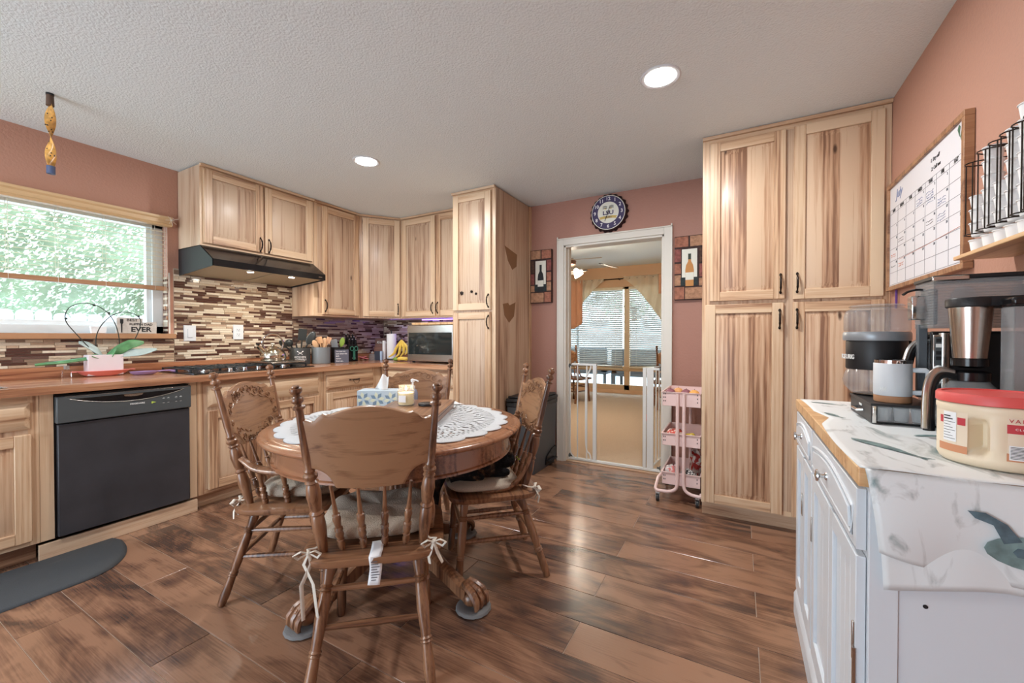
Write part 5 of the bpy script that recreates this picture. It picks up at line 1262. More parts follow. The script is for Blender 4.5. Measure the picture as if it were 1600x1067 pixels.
def blob(name, label, cat, c, r, m, seed, group=None, rough=.22, print_m=None):
    rr = random.Random(seed); ph = [rr.random() * 6 for _ in range(6)]; nu, nv = 28, 16; vs = []; fs = []
    for j in range(nv + 1):
        tt = PI * j / nv
        for i in range(nu):
            a = 2 * PI * i / nu; k = 1 + rough * (.4 * math.sin(3 * a + ph[0] + 2 * tt) + .35 * math.sin(5 * tt + ph[1] + a) + .25 * math.sin(7 * a + ph[2]) * math.sin(4 * tt + ph[3]) + .2 * math.sin(11 * a + 6 * tt + ph[4]))
            z = -math.cos(tt) * r[2] * k
            vs.append((r[0] * k * math.sin(tt) * math.cos(a), r[1] * k * math.sin(tt) * math.sin(a), max(z, -r[2] * .86)))
    for j in range(nv):
        for i in range(nu): q = (i + 1) % nu; fs.append((j * nu + i, j * nu + q, (j + 1) * nu + q, (j + 1) * nu + i))
    mb = MB(); mb.add(vs, fs, m); o = mb.build(name, None, c, ang=60); return tag(o, label, cat, group)


def film(name, c1, c2, sc=30):
    m = mk(name, c1, .18); t_ = m.node_tree; n = t_.nodes.new('ShaderNodeTexNoise'); n.inputs['Scale'].default_value = sc; n.inputs['Distortion'].default_value = 1.5; r = t_.nodes.new('ShaderNodeValToRGB'); e = r.color_ramp.elements
    e[0].position = .46; e[0].color = c1; e[1].position = .54; e[1].color = c2; co = t_.nodes.new('ShaderNodeTexCoord'); t_.links.new(co.outputs['Object'], n.inputs[0]); t_.links.new(n.outputs[0], r.inputs[0]); t_.links.new(r.outputs[0], t_.nodes['Principled BSDF'].inputs['Base Color']); return m


blob('snack_bag', 'red and white crinkled snack bag on the middle tier of the pink cart', 'bag', (-.40, 3.20, .452), (.07, .06, .048), film('red white film', srgb(206, 90, 80), srgb(226, 210, 200)), 1)
blob('snack_bag', 'yellow snack bag on the middle tier of the pink cart', 'bag', (-.30, 3.17, .445), (.055, .05, .04), film('yellow film', srgb(220, 190, 70), srgb(236, 224, 170)), 2)
blob('snack_bag', 'green snack bag peeking out of the middle tier of the pink cart', 'bag', (-.42, 3.135, .432), (.038, .03, .025), film('green film', srgb(52, 110, 52), srgb(90, 140, 60)), 3)
blob('snack_bag', 'clear bag with pink food on the bottom tier of the pink cart', 'bag', (-.415, 3.18, .185), (.055, .06, .06), film('clear pink film', srgb(206, 196, 196), srgb(206, 120, 116), 18), 4)
blob('snack_bag', 'black and white patterned bag on the bottom tier of the pink cart', 'bag', (-.315, 3.16, .180), (.055, .055, .052), film('zebra film', srgb(50, 50, 52), srgb(230, 226, 224), 60), 5)
blob('snack_bag', 'tall white and red bag at the back of the bottom tier of the pink cart', 'bag', (-.275, 3.32, .235), (.045, .08, .11), film('white red film', srgb(226, 220, 216), srgb(180, 60, 56), 14), 6)
for i, (x, y, m, lb) in enumerate(((-.435, 3.17, srgb(150, 92, 104), 'plum coloured fruit at the left of the top cart tier'), (-.39, 3.25, srgb(230, 170, 110), 'peach coloured fruit in the middle of the top cart tier'), (-.33, 3.18, srgb(140, 88, 98), 'plum coloured fruit in the middle of the top cart tier'), (-.275, 3.16, srgb(240, 176, 96), 'orange fruit at the right of the top cart tier'))):
    f = MB(); f.ball((0, 0, 0), (.036, .036, .034), mk('fruit skin', m, .5), 18, 10); o = f.build('fruit', None, (x, y, .766)); f2 = MB(); f2.tube([(0, 0, .031), (.002, 0, .040)], .0022, 5, M_OAKZ); f2.build('stem', o); tag(o, lb, 'fruit')

# ================================================================= baby gate in the doorway
t = thing('baby_gate', 'white metal pressure-mounted baby gate standing open in the doorway', 'gate', (0, 0, 0))
gy = FY + .055; r_ = .0075
g = MB(); g.box(DX0 + .032, DX1 - .032, gy - .014, gy + .014, .0105, .032, M_WHITEG); g.build('floor_bar', t, bevel=.003)
g = MB(); g.box(-1.185, -1.150, gy - .012, gy + .012, .032, .925, M_WHITEG); g.build('post', t, bevel=.004)
g = MB(); g.box(-.735, -.705, gy - .012, gy + .012, .032, .905, M_WHITEG); g.build('post', t, bevel=.004)
g = MB(); g.box(DX0 + .055, -1.15, gy - .009, gy + .009, .905, .925, M_WHITEG); g.build('top_rail', t, bevel=.003)
for x in (-1.335, -1.245): MB().tube([(x, gy, .03), (x, gy, .907)], r_ * .85, 8, M_WHITEG).build('bar', t)
MB().tube(smooth([(-1.395, gy, .906), (-1.407, gy, .88), (-1.409, gy, .80), (-1.409, gy, .4), (-1.409, gy, .12), (-1.40, gy, .07), (-1.37, gy, .032)]), r_, 8, M_WHITEG).build('curved_bar', t)
MB().tube(smooth([(-1.205, gy, .906), (-1.208, gy, .88), (-1.235, gy, .82), (-1.253, gy, .76), (-1.255, gy, .4), (-1.250, gy, .14), (-1.215, gy, .08), (-1.205, gy, .032)]), r_, 8, M_WHITEG).build('curved_bar', t)
for z in (.045, .90):
    g = MB(); g.turned((DX0 + .0305, gy, z), (DX0 + .062, gy, z), [(0, .02), (.3, .02), (.35, .008), (1, .008)], 12, M_GREYB); g.turned((DX1 - .0305, gy, z), (DX1 - .062, gy, z), [(0, .02), (.3, .02), (.35, .008), (1, .008)], 12, M_GREYB); g.build('wall_cup', t)
# open leaf, swung into the next room
lf = [( -.72, gy + .02), (-.63, gy + .55)]
MB().box(-.700, -.645, gy - .010, gy + .010, .032, .895, M_WHITEG).build('latch_post', t, bevel=.004)
MB().box(-.702, -.58, gy - .009, gy + .009, .885, .905, M_WHITEG).build('top_rail', t, bevel=.003)
a = Vector((-.655, gy + .03, 0)); b_ = Vector((-.60, gy + .62, 0)); d_ = b_ - a
MB().tube([a + Vector((0, 0, .90)), b_ + Vector((0, 0, .90))], .009, 8, M_WHITEG).tube([a + Vector((0, 0, .05)), b_ + Vector((0, 0, .05))], .009, 8, M_WHITEG).tube([b_ + Vector((0, 0, .05)), b_ + Vector((0, 0, .90))], .011, 8, M_WHITEG).build('leaf_frame', t)
for k in range(1, 6): q = a + d_ * (k / 6); MB().tube([q + Vector((0, 0, .05)), q + Vector((0, 0, .90))], .006, 8, M_WHITEG).build('bar', t)
MB().box(-.703, -.700, gy - .011, gy - .0102, .44, .50, M_CORAL).build('sticker', t)

# ================================================================= next room contents
def far_chair(label, mid, deg):
    t = thing('side_chair', label, 'chair', (mid[0], mid[1], .0065), math.radians(deg - 90)); chair_parts(t, False, False, False); return t
far_chair('wooden chair in the next room left of the far window, seen through the gate', (-2.64, 6.95), 72)
far_chair('wooden chair in the next room at the right edge of the doorway view', (-.98, 7.0), 110)
M_FSL = mk('backlit white slat', srgb(190, 188, 182), .5)  # white slats darkened: their backlit shade is put into the colour
# blinds: two wide units
for (x0, x1, lb, ph) in ((-3.72, -2.075, 'white slatted blind on the left half of the far window, slats sagging', 0), (-1.955, -.62, 'white slatted blind on the right half of the far window', 1.7)):
    t = thing('venetian_blind', lb, 'blind', (x0, NFY - .04, 0)); W2 = x1 - x0
    MB().box(0, W2, -.03, .03, 2.13, 2.18, M_BLIND).build('headrail', t)
    n_ = 40 if ph == 0 else 39
    for i in range(n_):
        z = 2.11 - i * .040; s_ = MB(); sag = .012 + .02 * math.sin(i * .17)
        mb_ = MB()
        mb_.grid(lambda u, v: (.01 + u * (W2 - .02), (v - .5) * .046, (v - .5) * -.030 - sag * math.sin(u * 2 * PI * (1.15 if ph == 0 else .9) + ph) * (.6 + .4 * math.sin(i * .4)) * (1 if i > 8 else i / 8)), 16, 1, M_BLIND)
        mb_.mats = [M_FSL]; mb_.build('slat', t, (0, 0, z))
    c = MB()
    for x in (.15, W2 / 2, W2 - .15): c.tube([(x, -.025, 2.13), (x, -.025, 2.11 - n_ * .04)], .002, 5, M_CORD)
    c.build('cords', t); MB().box(.01, W2 - .01, -.02, .02, 2.11 - n_ * .04 - .01, 2.11 - n_ * .04 + .01, M_BLIND).build('bottom_rail', t)
# curtains and rod
M_SHEER = bpy.data.materials.new('cream lace curtain'); M_SHEER.use_nodes = True; _b = M_SHEER.node_tree.nodes['Principled BSDF']; _b.inputs['Base Color'].default_value = srgb(236, 222, 200); _b.inputs['Roughness'].default_value = .9
_t = M_SHEER.node_tree; _o = _t.nodes['Material Output']; _tr = _t.nodes.new('ShaderNodeBsdfTranslucent'); _tr.inputs[0].default_value = srgb(244, 232, 212); _mx = _t.nodes.new('ShaderNodeMixShader'); _mx.inputs[0].default_value = .45; _t.links.new(_b.outputs[0], _mx.inputs[1]); _t.links.new(_tr.outputs[0], _mx.inputs[2]); _t.links.new(_mx.outputs[0], _o.inputs[0])
M_PCH = mk('peach curtain', srgb(226, 172, 138), .9)
t = thing('curtain_rod', 'dark curtain rod above the far window', 'curtain rod'); MB().tube([(-3.85, NFY - .14, 2.345), (-.5, NFY - .14, 2.345)], .012, 8, M_IRON).build('rod', t)
for x in (-3.8, -2.15, -.55): MB().box(x - .008, x + .008, NFY - .14, NFY - .001, 2.335, 2.36, M_IRON).build('bracket', t)
def swag(label, x0, x1, ztop, m, corner, depth, name='curtain'):
    def f(u, v):
        x = x0 + (x1 - x0) * u; d = 1 - u if corner == 'r' else u   # long side at u=0 ('r') or u=1
        drop = depth * (d ** 1.35) + .05
        return (x + .03 * math.sin(v * 3) * (1 if corner == 'l' else -1), NFY - .14 - .03 - .022 * math.sin(u * 34 + v * 2), ztop - v * drop)
    return tag(MB().grid(f, 60, 14, m).build(name, solid=.002, ang=80), label, 'curtain', kind=None)
swag('cream lace curtain swag at the left of the far window', -3.30, -2.42, 2.36, M_SHEER, 'r', 1.0)
tag(MB().grid(lambda u, v: (-3.40 + .52 * u, NFY - .205 - .02 * math.sin(u * 26), 2.36 - v * (.9 + .12 * math.sin(u * PI))), 40, 10, M_PCH).build('curtain', solid=.002, ang=80), 'peach curtain panel at the left of the far window', 'curtain')
swag('cream lace curtain swag at the right of the far window', -2.05, -1.22, 2.38, M_SHEER, 'l', 1.0)
tag(MB().grid(lambda u, v: (-1.36 + .5 * u, NFY - .205 - .02 * math.sin(u * 26), 2.38 - v * .38), 30, 8, M_PCH).build('curtain', solid=.002, ang=80), 'peach curtain panel at the right of the far window', 'curtain')
# ceiling fan with light
t = thing('ceiling_fan', 'ceiling fan with a lit glass lamp in the next room, top left of the doorway', 'fan', (-2.13, 5.5, -.06))
M_FANW = mk('dark walnut fan', srgb(96, 66, 50), .4); M_FANB = mk('fan blade pale side', srgb(206, 200, 190), .5)
MB().lathe([(.02, NH - .06), (.07, NH + .03), (.07, NH + .059)], 20, M_FANW).lathe([(.015, NH - .30), (.015, NH - .10)], 10, M_FANW).build('mount', t)
MB().lathe([(.05, NH - .40), (.11, NH - .37), (.12, NH - .32), (.08, NH - .285), (.02, NH - .28)], 24, M_FANW).build('motor', t)
for k in range(5):
    a = k * 2 * PI / 5 + .12; m = MB(); m.M = Matrix.Rotation(a, 4, 'Z') @ Matrix.Rotation(.2, 4, 'X'); z = NH - .34
    m.box(.10, .18, -.02, .02, z - .006, z + .002, M_IRON); m.prism([(.17, -.045), (.53, -.062), (.555, 0), (.53, .062), (.17, .045)], z - .004, z + .004, M_FANB); m.build('blade', t)
MB().lathe([(.03, NH - .43), (.06, NH - .42), (.05, NH - .40)], 20, M_IRON).build('lamp_fitting', t)
for k in range(3):
    a = k * 2 * PI / 3 + .3; c_ = Vector((math.cos(a) * .10, math.sin(a) * .10, NH - .47))
    m = MB(); m.turned(c_ + Vector((0, 0, .04)), c_ + Vector((math.cos(a) * .06, math.sin(a) * .06, -.06)), [(0, .02), (.3, .04), (.8, .06), (1, .066)], 16, mk('lit frosted glass', (1, .93, .82), .5, emit=12)); m.build('lamp_shade', t)
l = bpy.data.lights.new('fan_lamp', 'POINT'); l.energy = 55; l.color = (1, .86, .68); l.shadow_soft_size = .08; o = bpy.data.objects.new('fan_lamp', l); o.location = (-2.13, 5.5, NH - .66); col.objects.link(o)

# ================================================================= outdoors
M_GND = mk('pale concrete', srgb(206, 204, 196), .9, var=.06, bscale=2)
g = MB().box(-20, -4.02, -10, 16, -.2, -.1, M_GND).box(-20, 12, 8.66, 20, -.2, -.05, M_GND).build('ground'); g['kind'] = 'structure'
M_FEN = mk('white fence paint', srgb(236, 236, 232), .6)
t = thing('picket_fence', 'white picket fence outside the kitchen window', 'fence', (-7.5, 0, 0))
for i in range(40):
    y = -1.2 + i * .155; h_ = 1.50 if y < 1.62 else 1.47
    P_ = [(y, -.1), (y + .14, -.1), (y + .14, h_ - .05), (y + .125, h_ - .015), (y + .09, h_), (y + .05, h_), (y + .015, h_ - .015), (y, h_ - .05)]
    MB().prism(P_, -.012, .012, M_FEN, 'x').build('picket', t)
MB().box(.014, .05, -1.2, 5.0, 1.25, 1.33, M_FEN).build('rail', t); MB().box(.014, .05, -1.2, 5.0, .3, .38, M_FEN).build('rail', t)
M_HL = mk('overexposed hedge leaf', srgb(208, 212, 188), .6, var=.25, bscale=3)  # both leaf colours bleached to hold the overexposed daylight
M_HL2 = mk('blown out hedge leaf', srgb(244, 242, 226), .6)
rh = random.Random(11)
def leaves(mb, n_, fn, sz, ms):
    for _ in range(n_):
        c_ = Vector(fn()); a = Vector((rh.gauss(0, 1), rh.gauss(0, 1), rh.gauss(0, 1))).normalized(); b_ = a.orthogonal().normalized(); s_ = sz * (.6 + rh.random() * .8); q = a.cross(b_)
        mb.add([c_ - b_ * s_, c_ - q * s_ * .45, c_ + b_ * s_, c_ + q * s_ * .45], [(0, 1, 2, 3)], ms[int(rh.random() * len(ms))])
core = MB(); core.grid(lambda u, v: (-9.0 + .25 * math.sin(u * 31) * math.sin(v * 9), -4 + u * 13, -.1 + v * 4.6 + .2 * math.sin(u * 40)), 60, 20, mk('hedge core', srgb(138, 150, 122), .9, var=.3, bscale=2))
t = thing('hedge', 'tall overexposed green hedge beyond the white fence outside the window', 'hedge'); core.build('hedge_core', t)
mb = MB(); leaves(mb, 42000, lambda: (-8.75 + rh.gauss(0, .14), -3 + rh.random() * 10.5, -.1 + rh.random() * 4.75), .031, [M_HL, M_HL2, M_HL]); mb.build('foliage', t, flat=True)['kind'] = 'stuff'
# outdoor sofas beyond the far window
M_WIC = mk('dark wicker', srgb(70, 74, 78), .7, bump=.6, bscale=90); M_OC = mk('grey outdoor cushion', srgb(120, 126, 134), .9)
def sofa(label, x, y, w_, rot):
    t = thing('patio_sofa', label, 'sofa', (x, y, -.05), rot)
    b = MB(); b.box(0, w_, 0, .8, .33, .39, M_WIC); b.box(0, .14, 0, .8, .38, .62, M_WIC); b.box(w_ - .14, w_, 0, .8, .38, .62, M_WIC); b.box(0, w_, 0, .14, .38, .95, M_WIC); b.build('frame', t, bevel=.02)
    for i in range(2): MB().box(.15 + i * (w_ - .3) / 2, .14 + (i + 1) * (w_ - .3) / 2, .15, .78, .385, .50, M_OC).build('seat_cushion', t, bevel=.03); MB().box(.15 + i * (w_ - .3) / 2, .14 + (i + 1) * (w_ - .3) / 2, .15, .28, .51, .90, M_OC).build('back_cushion', t, bevel=.03)
    for xx in (.05, w_ - .05):
        for yy in (.05, .75): MB().box(xx - .03, xx + .03, yy - .03, yy + .03, 0, .33, M_WIC).build('leg', t)
sofa('dark wicker patio sofa outside the far window, left', -4.2, 9.6, 1.45, 0); sofa('dark wicker patio sofa outside the far window, right', -2.55, 9.3, 1.5, 0)
M_FEN2 = mk('pale block wall', srgb(216, 214, 206), .8)
MB().box(-9, 6, 13.5, 13.7, -.1, 1.7, M_FEN2).build('garden_wall')['kind'] = 'structure'
t = thing('tree', 'leafy tree beyond the garden wall outside the far window', 'tree', (-3.4, 15.2, -.1)); MB().tube([(0, 0, 0), (.1, 0, 1.5), (0, .1, 2.6)], [.16, .12, .08], 10, M_OAKZ).build('trunk', t)
mb = MB(); leaves(mb, 1500, lambda: (rh.gauss(0, .9), rh.gauss(0, .7), 2.9 + rh.gauss(0, .6)), .12, [M_HL, M_HL2]); mb.build('foliage', t, flat=True)['kind'] = 'stuff'

# ================================================================= white sideboard on the right
SBX, SY_ = .232, (1.075, 2.10)
t = thing('sideboard', 'white painted sideboard with a wooden top along the right wall', 'cabinet', (SBX, SY_[1], 0), -R90)
# local x 0..1.025 goes towards the camera (world -y); local +y into the wall
SW, SD = SY_[1] - SY_[0], RX - SBX - .004
b = MB(); b.box(0, SW, 0.0, SD, .10, .872, M_WHITE); b.build('carcass', t, bevel=.001)
b = MB(); b.box(SW, SW + .004, .0, .045, .10, .872, M_WHITE); b.build('side_frame', t, bevel=.001); MB().box(SW, SW + .004, SD - .045, SD, .10, .872, M_WHITE).build('side_frame', t, bevel=.001)
h = MB()
for z in (.695, .655, .40): h.turned((SW + .0005, .085, z), (SW + .0012, .085, z), [(0, .004), (1, .004)], 10, M_INK)
h.build('screw_holes', t)
b = MB(); b.box(-.012, SW + .010, -.022, SD, .0, .075, M_WHITE); b.prism([(-.022, .075), (-.022, .085), (-.012, .105), (0, .11), (SD, .11), (SD, .075)], -.012, SW + .010, M_WHITE, 'x'); b.build('plinth', t, bevel=.002)
b = MB(); b.box(-.01, SW + .012, -.020, SD, .873, .9105, M_MAPLE); b.build('wooden_top', t, bevel=.0025)
def arch_drawer(x0, x1, z0, z1):
    m = MB(); m.box(x0, x1, -.018, -.001, z0, z1, M_WHITE)
    a, b_, c0, d0 = x0 + .028, x1 - .028, z0 + .022, z1 - .045; n_ = 14
    top = [(a + (b_ - a) * i / n_, d0 + .024 * math.sin(PI * i / n_)) for i in range(n_ + 1)]
    out = [(a, c0), (b_, c0)] + top[::-1]
    m.tube([(x, -.0185, z) for x, z in out], .005, 6, M_WHITE, closed=True)
    inn_ = [(x0 + .038, c0 + .009), (x1 - .038, c0 + .009)] + [((x - (a + b_) / 2) * .92 + (a + b_) / 2, z - .010) for x, z in top[::-1]]
    m.prism(inn_, -.024, -.018, M_WHITE, 'y')
    d = m.build('drawer', t, bevel=.0015)
    k = MB(); xc, zc = (x0 + x1) / 2, (z0 + z1) / 2; k.turned((xc, -.024, zc), (xc, -.050, zc), [(0, .011), (.12, .010), (.2, .0055), (.55, .0055), (.62, .012), (.75, .0165), (.9, .015), (1, .006)], 18, M_CHROME); k.build('knob', d)
dw = (SW - .03) / 2
arch_drawer(.012, .012 + .40, .735, .862); arch_drawer(.43, SW - .012, .735, .862)
def bead_door(x0, x1, z0, z1, hx):
    m = MB(); fw = .045
    m.box(x0, x0 + fw, -.018, -.001, z0, z1, M_WHITE); m.box(x1 - fw, x1, -.018, -.001, z0, z1, M_WHITE); m.box(x0 + fw, x1 - fw, -.018, -.001, z0, z0 + fw + .02, M_WHITE); m.box(x0 + fw, x1 - fw, -.018, -.001, z1 - fw, z1, M_WHITE)
    d = m.build('door', t, bevel=.0015)
    p = MB(); n_ = max(2, int((x1 - x0 - 2 * fw) / .04)); w_ = (x1 - x0 - 2 * fw) / n_
    for i in range(n_): p.box(x0 + fw + i * w_ + .001, x0 + fw + (i + 1) * w_ - .001, -.009, -.002, z0 + fw + .02, z1 - fw, M_WHITE)
    p.build('beadboard', d, bevel=.0012)
    h = MB(); h.box(hx - .004, hx + .004, -.022, -.018, .50, .58, M_STEEL); h.build('hinge', d, bevel=.001)
bead_door(.012, .205, .125, .722, .200); bead_door(.210, .412, .125, .722, .216); bead_door(.43, .72, .125, .722, .44)
bead_door(.725, SW - .012, .125, .722, SW - .02)
h = MB(); h.box(SW - .016, SW - .008, -.0225, -.018, .44, .53, M_STEEL); h.build('hinge', t)

# vinyl tablecloth with sea-life print
M_CL = bpy.data.materials.new('sea print vinyl'); M_CL.use_nodes = True; _t = M_CL.node_tree; _b = _t.nodes['Principled BSDF']; _b.inputs['Roughness'].default_value = .4
_c = _t.nodes.new('ShaderNodeTexCoord'); _mp = _t.nodes.new('ShaderNodeMapping'); _mp.inputs['Scale'].default_value = (9, 3.2, 5); _mp.inputs['Rotation'].default_value = (0, 0, .5); _n = _t.nodes.new('ShaderNodeTexNoise'); _n.inputs['Scale'].default_value = 1.6; _n.inputs['Detail'].default_value = 7; _n.inputs['Distortion'].default_value = 1.4
_r = _t.nodes.new('ShaderNodeValToRGB'); _e = _r.color_ramp.elements; _e[0].position = .56; _e[0].color = srgb(226, 231, 232); _e[1].position = .74; _e[1].color = srgb(120, 142, 142); _x = _e.new(.62); _x.color = srgb(206, 210, 210)
_t.links.new(_c.outputs['Object'], _mp.inputs[0]); _t.links.new(_mp.outputs[0], _n.inputs[0]); _t.links.new(_n.outputs[0], _r.inputs[0]); _t.links.new(_r.outputs[0], _b.inputs['Base Color'])
t = thing('tablecloth', 'white vinyl tablecloth with grey-green sea creatures over the sideboard', 'tablecloth')
CZ = .9112
def cl_top(u, v):
    y = 2.108 - v * 1.044; base = .222 + .012 * math.sin(v * 5.3 + .4) + (.03 * max(0, 1 - abs(v - .42) / .12))
    x = base + (RX - .004 - base) * u; return (x, y, CZ + .0012 * (1 + math.sin(u * 17 + v * 9) * math.sin(v * 23)) * (1 if u > .04 else .3))
MB().grid(cl_top, 30, 60, M_CL).build('top_sheet', t, solid=.0008)
def cl_drop(u, v):
    x = .2225 + (RX - .006 - .2225) * u; fall = .145 + .03 * math.sin(u * 4.2 + .5) + .02 * u
    return (x + .020 * v, 1.0645 - .004 * min(1, v * 12) - .012 * math.sin(v * PI) * (1 + .4 * math.sin(u * 9)) - .010 * v * math.sin(u * 14 + 1), CZ - fall * v)
MB().grid(cl_drop, 40, 16, M_CL).build('front_drop', t, solid=.0008)
def cl_fold(u, v):
    x = .240 + (RX - .006 - .240) * u
    return (x + .012 * v, 1.0605 - .004 * math.sin(v * PI) + .002 * math.sin(u * 20), CZ - .06 - (.155 + .022 * math.sin(u * 7 + 2)) * v)
MB().grid(cl_fold, 40, 12, M_CL).build('under_layer', t, solid=.0008)
M_SEA = mk('teal watercolour print', srgb(112, 136, 136), .45, var=.35, bscale=30); M_SEA2 = mk('slate watercolour print', srgb(84, 106, 116), .45, var=.3, bscale=50)
pr = MB(); zt = CZ + .0034
def whale(cx_, cy_, s_, a):
    P_ = [(-1, 0), (-.7, .16), (-.2, .24), (.3, .18), (.7, .05), (1.0, .0), (1.25, .12), (1.15, -.02), (1.3, -.14), (1.0, -.05), (.6, -.06), (.1, -.13), (-.5, -.14), (-.9, -.08)]
    c0, s0 = math.cos(a), math.sin(a); pr.prism([(cx_ + (x * c0 - y * s0) * s_, cy_ + (x * s0 + y * c0) * s_) for x, y in P_], zt, zt + .0003, M_SEA)
whale(.30, 1.28, .085, -1.0); whale(.275, 1.72, .045, -1.2); whale(.30, 2.0, .05, -.3); whale(.45, 1.48, .05, .4)
pr.build('prints', t)['kind'] = 'stuff'
pr = MB()   # turtle on the front drop
M_x = lambda P_, y, m: pr.prism(P_, y - .0004, y, m, 'y')
tc_ = (.455, .80)
pr.prism([(tc_[0] + .062 * math.cos(a) * (1.15 if math.cos(a) < 0 else 1), tc_[1] + .030 * math.sin(a)) for a in [i * PI / 9 for i in range(18)]], 1.0445, 1.0448, M_SEA, 'y')
pr.prism([(.43, .820), (.412, .846), (.385, .862), (.362, .862), (.372, .850), (.395, .842), (.408, .812)], 1.0436, 1.0442, M_SEA2, 'y'); pr.prism([(.50, .785), (.54, .768), (.575, .770), (.545, .792), (.51, .80)], 1.0436, 1.0442, M_SEA2, 'y')
for (sx2, sz2) in ((.43, .80), (.455, .812), (.455, .788), (.48, .80), (.503, .806)): pr.prism([(sx2 + .011 * math.cos(q * PI / 3), sz2 + .009 * math.sin(q * PI / 3)) for q in range(6)], 1.0436, 1.0442, M_SEA2, 'y')
pr.prism([(.518, .806), (.545, .815), (.56, .808), (.545, .796), (.52, .795)], 1.0436, 1.0442, M_SEA, 'y')
pr.build('turtle_print', t)['kind'] = 'stuff'

# ---- pod drawer, single-serve brewer, mug
D0 = CZ + .004
t = thing('pod_organizer', 'black coffee pod drawer with clear side under the mug', 'drawer', (0, 0, 0))
b = MB(); x0, x1, y0, y1 = .352, .505, 1.608, 1.87
b.box(x0, x1, y0, y1, D0, D0 + .006, M_BLACK); b.box(x0 - .004, x1 + .0, y0 - .004, y1 + .004, D0 + .052, D0 + .060, M_BLACKM); b.box(x0 - .002, x0 + .004, y0, y1, D0, D0 + .053, M_BLACKM)
b.box(x0, x1, y1 - .004, y1, D0, D0 + .052, M_BLACK); b.box(x0 + .0, x0 + .010, y0 - .003, y0 + .006, D0, D0 + .053, M_CHROME); b.build('housing', t, bevel=.002)
MB().box(x0 + .012, x1, y0, y0 + .002, D0 + .006, D0 + .052, M_SMOKE).build('side_window', t)
for k in range(3):
    MB().turned((.385 + k * .04, y0 + .03, D0 + .008), (.385 + k * .04, y0 + .03, D0 + .046), [(0, .015), (.95, .019), (1, .0195)], 14, M_PAPER).build('pod', t)
MB().tube([(x0 - .002, 1.70, D0 + .026), (x0 - .016, 1.705, D0 + .024), (x0 - .016, 1.77, D0 + .024), (x0 - .002, 1.775, D0 + .026)], .0045, 8, M_CHROME).build('handle', t)
MB().box(x0 - .003, x0 - .002, 1.72, 1.75, D0 + .036, D0 + .043, M_WHITEG).build('badge', t)
DT = D0 + .0605
t = thing('coffee_mug', 'white steel-rimmed travel mug with cork base on the pod drawer', 'mug', (.413, 1.672, DT), math.radians(-16))
M_MUG = mk('white powder coat', srgb(206, 210, 214), .45); M_CORK = wood('cork base', (srgb(176, 128, 92), srgb(150, 104, 74), srgb(112, 76, 54)), 'x', 0, rough=.8)
r = .044
MB().lathe([(0, .0005), (r - .001, .0005), (r, .004), (r, .020)], 40, M_CORK).build('cork_base', t)
MB().lathe([(r, .0205), (r + .001, .023), (r + .001, .117), (r, .1185)], 40, M_MUG, cap=False).build('cup', t)
MB().lathe([(r, .118), (r, .128), (r - .003, .129), (r - .003, .10), (0, .098)], 40, M_CHROME, cap=False).build('steel_rim', t)
MB().tube([(r - .002, 0, .099), (r + .028, 0, .099), (r + .034, 0, .094), (r + .036, 0, .060), (r + .034, 0, .038), (r + .028, 0, .032), (r - .002, 0, .031)], [.0045] * 7, 8, M_MUG, flat=1.6).build('handle', t)
p = MB()
for k in range(7): a = -2.2 + .05 * k; p.tube([((r + .0012) * math.cos(a), (r + .0012) * math.sin(a), .034 + .004 * (k % 2)), ((r + .0012) * math.cos(a + .06), (r + .0012) * math.sin(a + .06), .047 - .003 * (k % 3))], .0009, 4, M_WHITEG)
p.build('embossed_mark', t)
t = thing('pod_coffee_brewer', 'black single-serve coffee brewer with clear round reservoirs', 'coffee maker', (.412, 1.845, DT), math.radians(-12))
M_RES = M_SMOKE
MB().lathe([(.02, .004), (.068, .008), (.086, .03), (.090, .050), (.084, .072), (.078, .088)], 40, M_RES, cap=False).build('lower_globe', t)
MB().lathe([(.06, .0005), (.062, .004), (.0, .006)], 28, M_BLACK).build('foot', t)
MB().lathe([(.0795, .088), (.0815, .092), (.0815, .182), (.08, .186)], 44, M_BLACKM).build('brew_head', t)
text('KEURIG', .022, M_WHITEG, 'lettering', t, (-.0735, -.0385, .130), (PI / 2, 0, math.radians(-62)), bold=.0004)
MB().lathe([(.088, .186), (.090, .190), (.090, .210), (.087, .216), (.05, .217)], 44, mk('satin grey plastic', srgb(150, 154, 158), .35, .3)).build('silver_band', t)
MB().lathe([(.085, .218), (.088, .222), (.088, .268), (.083, .288), (.068, .298), (.0, .301)], 44, M_RES, cap=False).build('water_tank', t)
MB().box(.02, .09, .02, .085, .0, .21, M_BLACK).build('rear_column', t, bevel=.006)
MB().lathe([(0, .30), (.072, .3005), (.075, .303), (.068, .308), (0, .309)], 40, M_RES, cap=False).build('lid', t)

# ---- large combination coffee maker
NX, NY0 = .478, 1.60
t = thing('coffee_maker', 'large black and steel drip coffee maker with ribbed clear water tank', 'coffee maker', (0, 0, 0))
B0 = CZ + .004
MB().box(.51, .70, 1.36, 1.60, B0, B0 + .035, M_BLACK).box(.51, .70, 1.604, 1.78, B0, 1.19, M_BLACKM).build('body', t, bevel=.008)
MB().box(.474, .512, 1.585, 1.60, .985, 1.19, M_BLACK).build('control_tower', t, bevel=.003)
pn = MB(); pn.box(.4765, .497, 1.5815, 1.585, .99, 1.18, M_CHROME); pn.box(.479, .4945, 1.5795, 1.5815, .995, 1.175, M_GREYB); pn.build('control_panel', t, bevel=.001)
MB().turned((.5, 1.592, 1.0), (.5, 1.592, 1.185), [(0, .0), (0, .014), (1, .014)], 16, M_STEEL).build('steel_column', t)
MB().turned((.487, 1.5795, 1.085), (.487, 1.566, 1.085), [(0, .0105), (.2, .0105), (.3, .008), (.9, .008), (1, .006)], 20, M_WHITEG).build('dial', t)
k = MB()
